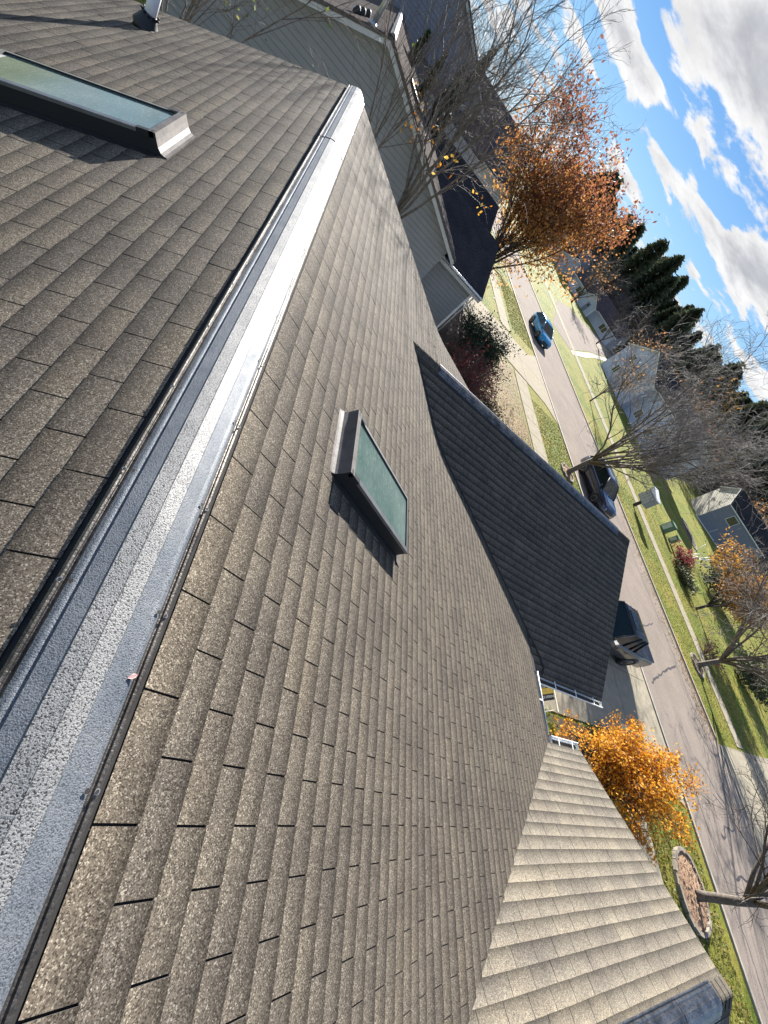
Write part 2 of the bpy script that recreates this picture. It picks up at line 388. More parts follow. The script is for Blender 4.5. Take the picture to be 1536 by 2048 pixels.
# garage roof
def gar_s_P(s, t): y = 5.6 - s * math.cos(math.atan(TG)); return (t, y, zg(y) + .006 * noise.noise(Vector((t * .6, y * .6, 5))))
def gar_n_P(s, t): y = 5.6 + s * math.cos(math.atan(TG)); return (t, y, zg(y))
gr = MB(); Lg = 3.42 / math.cos(math.atan(TG))
shingles(gr, gar_s_P, .07, Lg, 2.0, GAR_X, lambda s, t: gar_s_P(s, t)[2] > zn(t, gar_s_P(s, t)[1]) - .16 or t > EAVE_X, seed=11, w=.305, e=.1255)
shingles(gr, gar_n_P, .07, Lg, 2.0, GAR_X, lambda s, t: gar_n_P(s, t)[2] > zn(t, gar_n_P(s, t)[1]) - .03 or t > EAVE_X, seed=12)
deck(gr, gar_s_P, 0, Lg - .01, 1.9, GAR_X - .01, 8, 10, 2); deck(gr, gar_n_P, 0, Lg - .01, 1.9, GAR_X - .01, 8, 10, 2)
for P_ in (gar_s_P, gar_n_P):
    a, b_ = Vector(P_(0, GAR_X)), Vector(P_(Lg, GAR_X)); d = Vector((0, 0, .03)); gr.face([a, b_, b_ - d, a - d], 1)
garage_roof = gr.build('garage_roof', [M['shingle'], M['butt'], M['felt']], house)
# entry roof
def ent_n_P(s, t): y = -1.4 + s * math.cos(math.atan(TG)); return (t, y, ze(y) + .008 * noise.noise(Vector((t * .7, y * .7, 7))))
def ent_s_P(s, t): y = -1.4 - s * math.cos(math.atan(TG)); return (t, y, ze(y))
er = MB(); Le = 2.42 / math.cos(math.atan(TG))
ent_ok = lambda P_: (lambda s, t: P_(s, t)[2] > zn(t, P_(s, t)[1]) - .16 or t > EAVE_X)
shingles(er, ent_n_P, .07, Le, 2.2, ENT_X, ent_ok(ent_n_P), seed=21, gap=.005)
shingles(er, ent_s_P, .07, Le, 2.2, ENT_X, ent_ok(ent_s_P), seed=22)
deck(er, ent_n_P, 0, Le - .01, 2.2, ENT_X - .01, 8, 10, 2); deck(er, ent_s_P, 0, Le - .01, 2.2, ENT_X - .01, 8, 10, 2)
for P_ in (ent_n_P, ent_s_P):
    a, b_ = Vector(P_(0, ENT_X)), Vector(P_(Le, ENT_X)); d = Vector((0, 0, .035)); er.face([a, b_, b_ - d, a - d], 1)
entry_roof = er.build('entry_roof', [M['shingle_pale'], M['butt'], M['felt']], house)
# valley flashing: thin dark metal strip along each join
def valley(name, ptsf, parent):
    mb = MB(); prev = None
    for p in ptsf:
        if prev is not None:
            d = (p - prev); side = d.cross(Vector((0, 0, 1))).normalized() * .022; up = Vector((0, 0, .016))
            mb.face([prev - side + up, p - side + up, p + up * .6, prev + up * .6]); mb.face([prev + up * .6, p + up * .6, p + side + up, prev + side + up])
        prev = p
    sub(mb, name, M['felt'], parent, house)
def solve_valley(zf, y0, y1, n):
    out = []
    for i in range(n + 1):
        y = y0 + (y1 - y0) * i / n; z = zf(y); lo, hi = 1.0, 7.2
        for _ in range(40):
            mid = (lo + hi) / 2
            if zn(mid, y) > z: lo = mid
            else: hi = mid
        out.append(Vector((lo, y, z)))
    return out
valley('valley_flashing', solve_valley(zg, 5.55, 2.22, 24), garage_roof)

# ridge vents ---------------------------------------------------------
PROF = [(-.150, -.060), (-.143, -.052), (-.137, -.052), (-.133, -.059), (-.129, -.059), (-.123, -.046), (-.114, -.038), (-.103, -.034), (-.096, -.036),
        (-.094, -.024), (-.052, -.004), (-.049, .002), (-.002, .0125), (0, .0145)]
PROF = PROF + [(-x, z) for x, z in PROF[-2::-1]]
def ridge_vent(name, org, along, length, sec, mats, lift=.0, pitch=1.0, parent=house, nails=True, first=0.0, ends=True):
    along = Vector(along); side = along.cross(Vector((0, 0, 1))).normalized(); org = Vector(org); mb = MB()
    pts_t = []; t = 0; rr = random.Random(len(name) + int(length * 10))
    secs = []; a = -first
    while a < length: secs.append((max(0, a), min(length, a + sec))); a += sec
    W = .004
    holes = []
    for si, (a, b_) in enumerate(secs):
        up = .0 if si % 2 == 0 else .005
        ov = .05 if si % 2 else 0                                     # every second length laps over its neighbours
        a2, b2 = max(0, a - ov), min(length, b_ + ov)
        nn = max(2, int((b2 - a2) / .11)); rows = []
        for i in range(nn + 1):
            tt = a2 + (b2 - a2) * i / nn
            row = []
            for j, (x, z) in enumerate(PROF):
                wob = .0032 * noise.noise(Vector((tt * 5, x * 9, si))) if abs(x) > .09 else .0003 * noise.noise(Vector((tt * 3, x * 30, 2)))
                sx = (1 + up * 1.2); zz = z * pitch + up + wob + .010 + lift
                row.append(org + along * tt + side * x * sx + Vector((0, 0, zz)))
            rows.append(row)
        k = len(PROF); v = [p for r_ in rows for p in r_]
        for i in range(nn):
            for j in range(k - 1):
                mi = 1 if (j in (0, 1, 2, 3, 4) or j >= k - 6) else (0 if (11 <= j <= k - 13) else 2)
                mb.f.append(tuple(len(mb.v) + q for q in (i * k + j, (i + 1) * k + j, (i + 1) * k + j + 1, i * k + j + 1))); mb.m.append(mi); mb.uv.append(None); mb.sm.append(6 <= j <= 7 or k - 9 <= j <= k - 8)
        base = len(mb.v); mb.v.extend([tuple(p) for p in v])
        for rws, sgn in ((rows[0], 1), (rows[-1], -1)):              # cut ends with a little thickness
            for j in range(k - 1):
                dn = Vector((0, 0, -.006)); q = [rws[j], rws[j + 1], rws[j + 1] + dn, rws[j] + dn]
                mb.face(q if sgn > 0 else q[::-1], 1)
        if nails:
            tt = a + .2
            while tt < b_ - .05:
                for sg in (-1, 1):
                    z_ = -.043 * pitch + up + .0155 + lift
                    c = org + along * (tt + rr.uniform(-.03, .03)) + side * sg * .118 + Vector((0, 0, z_ + .004))
                    nrm = Vector((0, 0, 1)) + side * sg * .5
                    h1 = MB(); h1.disc(c, .0065, nrm, 12, 0); holes.append(('nail_hole', h1, [M['nail']]))
                    c2 = c + side * sg * .024 + Vector((0, 0, -.0135)); h2 = MB()
                    h2.disc(c2 + Vector((0, 0, .0012)), .007, nrm, 12, 1); h2.disc(c2 + Vector((0, 0, .0024)), .0052, nrm, 12, 0); holes.append(('nail_head', h2, [M['nail'], M['nailring']]))
                tt += .44
    if ends:
        for tt, sgn in ((0, -1), (length, 1)):
            pl = org + along * tt
            fan = [pl + side * x + Vector((0, 0, z * pitch + .009 + lift)) for x, z in PROF[4:-4]]
            mb.face(fan if sgn < 0 else fan[::-1], 1)
    o = mb.build(name, mats, parent)
    for nm_, h_, mt_ in holes: sub(h_, nm_, mt_, o, house)
    return o
ridge_vent('ridge_vent', (0, -2.6, 0), (0, 1, 0), 11.06, 3.06, [M['vent'], M['vent_brown'], M['vent_side']], first=1.1)
ridge_vent('ridge_vent', (2.76, 5.6, -1.02), (1, 0, 0), 6.2, 3.06, [M['vent_dark'], M['vent_dark'], M['vent_dark']], nails=True)
ridge_vent('ridge_vent', (2.9, -1.4, -1.15), (1, 0, 0), 4.0, 3.06, [M['vent_dark'], M['vent_dark'], M['vent_dark']], nails=False, lift=.02)
# ridge cap shingles beside the vents
def caps(x0, x1, y, z, t_, m, name='ridge_cap'):
    mb = MB(); x = x0; i = 0; w_ = .15; ct = 1 / math.sqrt(1 + t_ * t_)
    while x < x1 - .01:
        xe = min(x + .14, x1); l0, l1 = .006, .013
        for sg in (-1, 1):
            prof = [(0, 0), (.02 * sg, -.004), (w_ * ct * sg, -w_ * t_ * ct)]
            tone = rnd.uniform(.35, .9)
            for (ya, za), (yb, zb) in zip(prof, prof[1:]):
                q = [(x, y + ya, z + za + l1), (xe, y + ya, z + za + l0), (xe, y + yb, z + zb + l0), (x, y + yb, z + zb + l1)]
                if sg > 0: q = q[::-1]
                mb.face(q, 0, [(tone, .2)] * 4)
            mb.face([(xe, y, z + l0), (xe, y + prof[2][0], z + prof[2][1] + l0), (xe, y + prof[2][0], z + prof[2][1]), (xe, y, z)], 1)
        x = xe; i += 1
    return mb.build(name, [m, M['butt']], house)
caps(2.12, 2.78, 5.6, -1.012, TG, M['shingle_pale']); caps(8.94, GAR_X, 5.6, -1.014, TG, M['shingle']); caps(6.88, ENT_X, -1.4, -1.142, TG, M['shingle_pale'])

# skylights --------------------------------------------------------------
def skylight(o, ds, dt, n, L, W, hgt, label):
    """o: upslope corner on the deck; ds: down the slope, dt: along it, n: roof normal"""
    o, ds, dt, n = Vector(o), Vector(ds), Vector(dt), Vector(n)
    P = lambda a, b, c: o + ds * a + dt * b + n * c
    fl = MB(); fr = MB(); gl = MB()
    # black curb walls
    def wall(mb, a0, b0, a1, b1, z0, z1, m=0): mb.face([P(a0, b0, z0), P(a1, b1, z0), P(a1, b1, z1), P(a0, b0, z1)], m)
    ring = [(0, 0), (L, 0), (L, W), (0, W)]
    for i in range(4):
        (a0, b0), (a1, b1) = ring[i], ring[(i + 1) % 4]; wall(fr, a0, b0, a1, b1, -.01, hgt, 0)
    w_ = .035
    inner = [(w_, w_), (L - w_, w_), (L - w_, W - w_), (w_, W - w_)]
    for i in range(4):                                  # bright frame ring on top, standing a little proud
        q = [P(*ring[i], hgt + .004), P(*ring[(i + 1) % 4], hgt + .004), P(*inner[(i + 1) % 4], hgt + .008), P(*inner[i], hgt + .008)]
        fr.face(q, 1); e = .006
        lo = [P(ring[i][0], ring[i][1], hgt - .016), P(ring[(i + 1) % 4][0], ring[(i + 1) % 4][1], hgt - .016)]
        c_ = P(L / 2, W / 2, hgt)
        out = [(p + (p - c_).normalized() * e) for p in (P(*ring[i], hgt + .004), P(*ring[(i + 1) % 4], hgt + .004))]
        lo2 = [(p + (p - c_).normalized() * e) for p in lo]
        fr.face([lo2[0], lo2[1], out[1], out[0]], 1)
        fr.face([P(*inner[i], hgt + .008), P(*inner[(i + 1) % 4], hgt + .008), P(*inner[(i + 1) % 4], hgt - .006), P(*inner[i], hgt - .006)], 0)
    gl.face([P(*p, hgt - .004) for p in inner])
    # head flashing: curved saddle between deck and frame on the upslope side, plus its ears along the sides
    prof = [(-.075, .006), (-.055, .010), (-.035, .022), (-.022, .05), (-.017, hgt * .75), (-.014, hgt + .012), (.03, hgt + .014)]
    for (a0, c0), (a1, c1_) in zip(prof, prof[1:]):
        fl.face([P(a0, -.012, c0), P(a0, W + .012, c0), P(a1, W + .012, c1_), P(a1, -.012, c1_)], 0)
    for b_ in (-.012, W + .012):
        fl.face([P(-.075, b_, .0), *[P(a, b_, c) for a, c in prof], P(.03, b_, 0)], 1)
        fl.face([P(.0, b_, hgt - .02), P(.11, b_, hgt - .02), P(.11, b_, hgt + .013), P(.0, b_, hgt + .013)], 1)
        fl.face([P(.0, b_, hgt + .0135), P(.11, b_, hgt + .0135), P(.11, b_ + (.04 if b_ < 0 else -.04), hgt + .0135), P(.0, b_ + (.04 if b_ < 0 else -.04), hgt + .0135)], 1)
    # apron at the foot and step flashing by the sides
    fl.face([P(L + .012, -.05, .02), P(L + .012, W + .05, .02), P(L + .11, W + .06, .008), P(L + .11, -.06, .008)], 0)
    for b_, d in ((-.005, -.05), (W + .005, .05)):
        fl.face([P(0, b_, .012), P(L, b_, .012), P(L, b_ + d, .009), P(0, b_ + d, .009)], 1)
    f = fr.build('skylight', [M['sky_black'], M['sky_trim']], house)
    f['label'] = label
    sub(gl, 'glass', M['sky_glass'], f, house); sub(fl, 'flashing', [M['sky_metal'], M['sky_black']], f, house)
d1 = Vector((math.cos(math.atan(T1)), 0, -math.sin(math.atan(T1)))); n1 = Vector((math.sin(math.atan(T1)), 0, math.cos(math.atan(T1))))
skylight((.865, 1.715, -.865 * T1), d1, (0, 1, 0), n1, 1.03, .575, .115, 'skylight in the sunlit street-side slope')
al = math.atan(TL); d2 = Vector((-math.cos(al), 0, -math.sin(al))); n2 = Vector((-math.sin(al), 0, math.cos(al)))
skylight((-.925, 3.62, -.925 * TL), d2, (0, 1, 0), n2, 1.22, .60, .115, 'skylight in the shaded back slope')
# plumbing vent
vp = MB(); b0 = Vector((-2.18, 7.22, zl(-2.18, 7.22))); vp.tube([b0 - Vector((0, 0, .1)), b0 + Vector((0, 0, .62))], [.062, .062], 18); vp.tube([b0 + Vector((0, 0, .62)), b0 + Vector((0, 0, .3))], [.054, .054], 18, 0, False)
vpo = vp.build('vent_pipe', M['pvc'], house)
bt = MB(); bt.tube([b0 + n2 * .004, b0 + n2 * .02, b0 + Vector((-.004, 0, .06)), b0 + Vector((0, 0, .11)), b0 + Vector((0, 0, .15))], [.15, .14, .11, .085, .07], 14)
for k in range(9):
    a = k * .7; p = b0 + Vector((.075 * math.cos(a), .075 * math.sin(a), .14)); bt.tube([p, p + Vector((.025 * math.cos(a), .025 * math.sin(a), .035 * rnd.random()))], [.018, .008], 5)
sub(bt, 'boot', M['rubber'], vpo, house)

# walls, fascias, gutters
wl = MB()
for z in range(0, 29):                                  # lap siding, garage end and sides
    z0 = G + .12 * z; z1 = z0 + .12
    wl.hexa([(4, 2.55, z0), (9.2, 2.55, z0), (9.2, 2.75, z0), (4, 2.75, z0)], [(4, 2.565, z1), (9.2, 2.565, z1), (9.2, 2.75, z1), (4, 2.75, z1)])
wl.box(4, 9.2, 8.4, 8.6, G, -2.55); wl.box(9.0, 9.21, 2.76, 8.39, G, -2.55)
wl.hexa([(9.0, 2.56, -2.54), (9.205, 2.56, -2.54), (9.205, 8.6, -2.54), (9.0, 8.6, -2.54)], [(9.0, 5.5, -1.1), (9.205, 5.5, -1.1), (9.205, 5.7, -1.1), (9.0, 5.7, -1.1)])
wl.box(-5.4, 6.0, BACK_Y + .3, BACK_Y + .5, G, -2.6); wl.box(-5.4, 6.0, 8.0, 8.2, G, -2.6); wl.box(5.8, 6.0, BACK_Y + .51, 7.99, G, -2.4); wl.box(-5.4, -5.2, BACK_Y + .51, 7.99, G, -2.9)
for y in (8.0, BACK_Y + .3):
    wl.hexa([(-4.9, y, -2.59), (5.0, y, -2.59), (5.0, y + .2, -2.59), (-4.9, y + .2, -2.59)], [(-.1, y, -.45), (.1, y, -.45), (.1, y + .2, -.45), (-.1, y + .2, -.45)])
wl.box(6.01, 7.1, -3.4, -3.2, G, -2.5); wl.box(6.01, 7.1, .5, .7, G, -2.4); wl.box(6.9, 7.1, -3.19, .49, G, -2.3)
wl.build('wall', M['siding_ours'], house)
fa = MB()
fa.box(4, GAR_X - .03, 2.20, 2.23, -2.80, -2.66); fa.box(4, 9.2, 2.235, 2.56, -2.80, -2.79)
fa.box(EAVE_X - .02, EAVE_X + .005, 1.0, 2.05, -2.50, -2.34); fa.box(6.0, EAVE_X - .025, .9, 2.3, -2.50, -2.49)
fa.box(6.3, ENT_X - .03, .985, 1.005, -2.44, -2.30)
for P_, xx in ((gar_s_P, GAR_X - .02), (gar_n_P, GAR_X - .02)):
    a, b_ = Vector(P_(0.02, xx)) - Vector((0, 0, .035)), Vector(P_(Lg, xx)) - Vector((0, 0, .035)); d = Vector((0, 0, .15)); e = Vector((.02, 0, 0)); fa.hexa([a - d, a - d - e, b_ - d - e, b_ - d], [a, a - e, b_ - e, b_])
for P_ in (ent_n_P, ent_s_P):
    a, b_ = Vector(P_(0.02, ENT_X - .02)) - Vector((0, 0, .04)), Vector(P_(Le, ENT_X - .02)) - Vector((0, 0, .04)); d = Vector((0, 0, .15)); e = Vector((.02, 0, 0)); fa.hexa([a - d, a - d - e, b_ - d - e, b_ - d], [a, a - e, b_ - e, b_])
for P_, sm in ((near_P, 6.9), (left_P, 6.4)):
    for i in range(12):
        a, b_ = Vector(P_(.05 + (sm - .05) * i / 12, RAKE_Y - .07)) - Vector((0, 0, .06)), Vector(P_(.05 + (sm - .05) * (i + 1) / 12, RAKE_Y - .07)) - Vector((0, 0, .06)); d = Vector((0, 0, .16)); e = Vector((0, .025, 0)); fa.hexa([a - d, a - d - e, b_ - d - e, b_ - d], [a, a - e, b_ - e, b_])
fa.build('fascia', M['trim'], house)
def gutter(a, b_, side, brackets, label=None):
    """open K-style channel from a to b_; side points away from the wall"""
    a, b_, s = Vector(a), Vector(b_), Vector(side); prof = [(0, 0), (0, -.09), (.075, -.09), (.082, -.06), (.115, -.035), (.12, -.004), (.112, 0), (.104, -.006)]
    mb = MB(); th = .004
    pts = lambda p: [p + s * x + Vector((0, 0, z)) for x, z in prof]
    A, B = pts(a), pts(b_)
    for i in range(len(prof) - 1): mb.face([A[i], B[i], B[i + 1], A[i + 1]], 0)
    off = [p - s * .006 + Vector((0, 0, .004)) for p in A[1:6]]; offb = [p - s * .006 + Vector((0, 0, .004)) for p in B[1:6]]
    mb.face([A[1] + Vector((0, 0, .03)) + s * .003, B[1] + Vector((0, 0, .03)) + s * .003, B[3] + Vector((0, 0, .004)) - s * .002, A[3] + Vector((0, 0, .004)) - s * .002], 1)
    for E in (A, B): mb.face([E[0], E[1], E[2], E[3], E[4], E[5]], 0)
    # rolled front lip
    mb.tube([A[6], B[6]], [.009, .009], 6, 0)
    g = mb.build('gutter', [M['gutter'], M['muck']], house); L_ = (b_ - a).length; d = (b_ - a).normalized()
    for t in brackets:
        br = MB(); p = a + d * t; w_ = d * .011; up = Vector((0, 0, .006))
        br.hexa([p - w_ - s * .03, p + w_ - s * .03, p + w_ + s * .112, p - w_ + s * .112], [p - w_ - s * .03 + up, p + w_ - s * .03 + up, p + w_ + s * .112 + up, p - w_ + s * .112 + up])
        sub(br, 'bracket', M['gutter'], g, house)
gutter((6.52, 2.17, -2.615), (GAR_X - .06, 2.17, -2.615), (0, -1, 0), [.35, 1.12, 1.9, 2.65])
gutter((EAVE_X + .012, 1.14, -2.33), (EAVE_X + .012, 2.10, -2.33), (1, 0, 0), [.5])
gutter((EAVE_X + .14, 1.01, -2.295), (ENT_X - .02, 1.01, -2.295), (0, 1, 0), [.2, .62])
gd = MB(); gd.box(9.212, 9.24, 3.2, 8.0, G + .02, -3.7)
for k in range(1, 5): gd.box(9.24, 9.246, 3.2, 8.0, G + .02 + k * .45, G + .04 + k * .45)
gd.build('garage_door', M['trim'], house)

# ------------------------------------------------------------------ the setting
def sheet(name, pts, z, m, thick=None, kind='structure'):
    mb = MB(); 
    if thick: mb.hexa([(x, y, z - thick) for x, y in pts], [(x, y, z) for x, y in pts])
    else: mb.face([(x, y, z) for x, y in pts])
    o = mb.build(name, m); o.location = (0, 0, 0); tag(o, kind=kind); return o
gm = MB(); gs = [-400, -160, -60, -20, 0, 20, 40, 60, 90, 130, 200, 420]
gm.add([(x, y, G - .02) for x in gs for y in gs], [(i * 12 + j, (i + 1) * 12 + j, (i + 1) * 12 + j + 1, i * 12 + j + 1) for i in range(11) for j in range(11)])
tag(gm.build('ground', M['grass']), kind='structure')
def LK(y): return 24.25 - .042 * y
def RK(y): return 33.3 - .066 * y
ys = [-40, -20, -8, -4, 0, 5, 10, 15, 20, 26, 32, 38, 45, 55, 70, 90, 130]
def band(name, f0, f1, z, m, ys=ys, kind='structure', step=None):
    mb = MB()
    for a, b_ in zip(ys, ys[1:]):
        mb.face([(f0(a), a, z), (f1(a), a, z), (f1(b_), b_, z), (f0(b_), b_, z)])
    if step:
        for a, b_ in zip(ys, ys[1:]):
            for f in (f0, f1): mb.face([(f(a), a, z), (f(b_), b_, z), (f(b_), b_, z - step), (f(a), a, z - step)])
    return tag(mb.build(name, m), kind=kind)
band('road', lambda y: LK(y) - .02, lambda y: RK(y) + .3, G - .012, M['asphalt'])
band('kerb', lambda y: LK(y) - .16, LK, G + .05, M['kerb'], step=.08)
rky = [y for y in ys if y >= 4.6] ; rky = [4.6] + rky
band('gutter_strip', lambda y: RK(y) - .42, RK, G - .006, M['gutter_leaves'], ys=rky)
band('kerb', RK, lambda y: RK(y) + .17, G + .07, M['kerb'], ys=rky, step=.1)
band('road_edge', lambda y: RK(y) - .55, lambda y: RK(y) - .425, G - .006, M['kerb'], ys=[y for y in ys if -21 < y < 33])
nwx = lambda y: 17.55 + (.35 if y < 3 else 0)
def slabs(name, x0, x1, y0, y1, z, m, gap=.018, L=1.5):
    mb = MB(); y = y0
    while y < y1 - .1:
        ye = min(y + L, y1); mb.hexa([(x0, y + gap, z - .1), (x1, y + gap, z - .1), (x1, ye - gap, z - .1), (x0, ye - gap, z - .1)], [(x0, y + gap, z), (x1, y + gap, z), (x1, ye - gap, z), (x0, ye - gap, z)]); y = ye
    return tag(mb.build(name, m), kind='structure')
slabs('sidewalk', 17.5, 19.1, 9.2, 26.3, G + .012, M['concrete']); slabs('sidewalk', 17.2, 18.6, 32.4, 60, G + .012, M['concrete']); slabs('sidewalk', 17.9, 19.2, -12, 2.9, G + .012, M['concrete'])
slabs('sidewalk', 37.7, 39.1, 4.75, 75, G + .012, M['concrete'])
# driveways
sheet('driveway', [(9.2, 3.05), (18.6, 3.05), (21, 2.2), (23.9, .9), (23.7, 10.6), (21, 9.3), (9.2, 9.0)], G + .008, M['concrete'])
sheet('driveway', [(10.2, 27.6), (13.9, 27.4), (15.3, 26.9), (19, 26.45), (21.6, 26.0), (23.2, 24.6), (22.7, 33.6), (20.8, 31.8), (17.6, 31.9), (10.2, 32.2)], G + .008, M['concrete'])
sheet('driveway', [(33.4, 4.4), (38, 4.55), (46, 4.9), (54, 5.2), (54, -6), (40, -6), (33.6, -6.5)], G + .008, M['concrete'])
for k, (a, b_) in enumerate([((35.5, 4.4), (35.8, -6)), ((38.6, 4.5), (38.8, -6)), ((42, 4.6), (42, -6)), ((46, 4.8), (46, -6)), ((33.6, .8), (54, .9))]):
    d = Vector((b_[0] - a[0], b_[1] - a[1], 0)).normalized(); s_ = Vector((-d.y, d.x, 0)) * .015
    sheet('expansion_joint', [(a[0] + s_.x, a[1] + s_.y), (b_[0] + s_.x, b_[1] + s_.y), (b_[0] - s_.x, b_[1] - s_.y), (a[0] - s_.x, a[1] - s_.y)], G + .012, M['mulch'])
for a, b_ in [((13, 3.1), (13, 9)), ((16.5, 3.1), (16.5, 9)), ((20, 2.5), (20, 9.2)), ((9.2, 6), (23.6, 6)), ((13.6, 27.5), (13.4, 32)), ((16.6, 26.8), (16.4, 31.9)), ((19.2, 26.5), (19.0, 31.8)), ((10.2, 29.7), (22.9, 29.3))]:
    d = Vector((b_[0] - a[0], b_[1] - a[1], 0)).normalized(); s_ = Vector((-d.y, d.x, 0)) * .012
    sheet('expansion_joint', [(a[0] + s_.x, a[1] + s_.y), (b_[0] + s_.x, b_[1] + s_.y), (b_[0] - s_.x, b_[1] - s_.y), (a[0] - s_.x, a[1] - s_.y)], G + .012, M['mulch'])
# side street beyond the far lawn, with its verge and pavement
sheet('side_road', [(33, 52.5), (36.5, 50.5), (43.4, 58), (50, 65.2), (56, 71), (84, 99), (88, 108), (58, 84.5), (49, 79), (42, 72)], G - .004, M['asphalt'])
sheet('side_kerb', [(36.5, 50.3), (43.5, 57.7), (50.2, 65), (56.2, 70.8), (84, 98.7), (84.6, 98), (57.3, 70.6), (50.9, 64.4), (44.2, 57), (37, 49.8)], G + .01, M['kerb'])
sheet('side_pavement', [(58.1, 78), (59.6, 77.4), (83, 101.5), (82, 102.6)], G + .012, M['concrete'])
# leaf covered lawn between the two drives, planting beds
sheet('leafy_lawn', [(10.6, 9.3), (17.3, 9.3), (17.35, 26.3), (15.4, 26.5), (14.2, 26.9), (13.2, 24.5), (12.1, 21.5), (11.8, 18.6), (11, 15)], G - .006, M['leafy'])
sheet('planting_bed', [(6.5, 10), (10.5, 10), (11.0, 15), (11.8, 18.6), (12.1, 21.5), (13.1, 24.5), (13.3, 27.2), (6.5, 27.2)], G - .008, M['mulch'])
sheet('planting_bed', [(7.2, -3), (15.5, -3), (16.4, 0), (16.0, 2.9), (9.2, 2.95), (7.2, 2.5)], G - .008, M['mulch'])
# tar lines on the road
def crack(pts, w=.05, seed=1):
    rr = random.Random(seed); P = []
    for (a, b_) in zip(pts, pts[1:]):
        a, b_ = Vector((*a, 0)), Vector((*b_, 0)); n_ = max(2, int((b_ - a).length / .25))
        for i in range(n_): P.append(a.lerp(b_, i / n_) + Vector((rr.uniform(-.06, .06), rr.uniform(-.06, .06), 0)))
    mb = MB(); prev = None
    for i in range(len(P) - 1):
        d = (P[i + 1] - P[i]).normalized(); s_ = Vector((-d.y, d.x, 0)); w0 = w * (.5 + rr.random() * .9)
        cur = (P[i] + s_ * w0, P[i] - s_ * w0)
        if prev: mb.face([(*prev[0].xy, G - .006), (*prev[1].xy, G - .006), (*cur[1].xy, G - .006), (*cur[0].xy, G - .006)])
        prev = cur
    tag(mb.build('tar_seam', M['tar']), kind='structure')
crack([(30.4, 8.3), (28.2, 7.6), (26.5, 6.9), (24.4, 6.0)], .05, 2); crack([(28.9, 10.6), (26.2, 9.6), (24, 10.4)], .035, 3)
crack([(31.9, 4.2), (30.7, 1.9), (30.0, .3), (29.4, .2), (28.5, .4), (27.9, -.1), (27.0, .3)], .05, 4); crack([(27.2, 3.6), (26.6, 3.2)], .08, 5)
crack([(31.6, -1.5), (29.8, -1.9), (28.2, -1.4), (26.8, -1.6)], .06, 6); crack([(27, 31), (27.8, 24), (29, 20)], .03, 7); crack([(26, 3), (25.9, -4), (25.2, -9)], .025, 8)
crack([(29.5, 22), (30.3, 14), (31, 8)], .022, 9)
# fallen leaves: nobody could count them
def litter(name, regions, n, size, mat, seed, z=G + .01):
    rr = random.Random(seed); mb = MB()
    for _ in range(n):
        (x0, x1, y0, y1) = rr.choice(regions); x, y = rr.uniform(x0, x1), rr.uniform(y0, y1); s_ = size * rr.uniform(.5, 1.2); a = rr.uniform(0, 6.28)
        u = Vector((math.cos(a), math.sin(a), rr.uniform(-.15, .15))) * s_; w = Vector((-math.sin(a), math.cos(a), rr.uniform(-.15, .15))) * s_ * .7; c = Vector((x, y, z + .012))
        t_ = rr.random(); mb.face([c - u, c - w, c + u, c + w], 0, [(t_, .5)] * 4)
    return tag(mb.build(name, mat), kind='stuff')
litter('fallen_leaves', [(12.2, 17.3, 9.4, 19), (12.2, 17.3, 12, 26.2), (12.6, 17.3, 18, 26)], 6500, .06, M['leaf_litter'], 4)
litter('fallen_leaves', [(19.2, 23.3, 11, 24), (31.5, 37.5, 5, 40), (39.3, 48, 5, 30), (19.3, 23.6, -8, .8)], 2600, .06, M['leaf_litter'], 5)
litter('fallen_leaves', [(31.2, 33.2, 4.5, 10), (30.6, 32, 10, 24)], 500, .06, M['leaf_rust'], 6, G + .0)
# blades of lawn near the camera side verges, so the turf has a nap
def blades(name, regions, n, h, seed):
    rr = random.Random(seed); mb = MB()
    for _ in range(n):
        (x0, x1, y0, y1) = rr.choice(regions); x, y = rr.uniform(x0, x1), rr.uniform(y0, y1); a = rr.uniform(0, 6.28); hh = h * rr.uniform(.5, 1.3); w = .03
        u = Vector((math.cos(a), math.sin(a), 0)) * w; c = Vector((x, y, G - .02)); t = c + Vector((rr.uniform(-.06, .06), rr.uniform(-.06, .06), hh)); q = rr.random()
        mb.face([c - u, c + u, t], 0, [(q, 0)] * 3)
    return tag(mb.build(name, M['leaf_green']), kind='stuff')
M['blade'] = leafmat('grass_blade', [(.05, .07, .014), (.15, .15, .03), (.27, .24, .075)])
g_ = blades('grass', [(19.2, 23.6, -9, .8), (19.2, 23.2, 10.5, 24.5), (31.6, 37.6, 4.8, 26), (39.2, 47, 5, 30), (19.2, 22.7, 34, 45)], 26000, .06, 8); g_.data.materials[0] = M['blade']

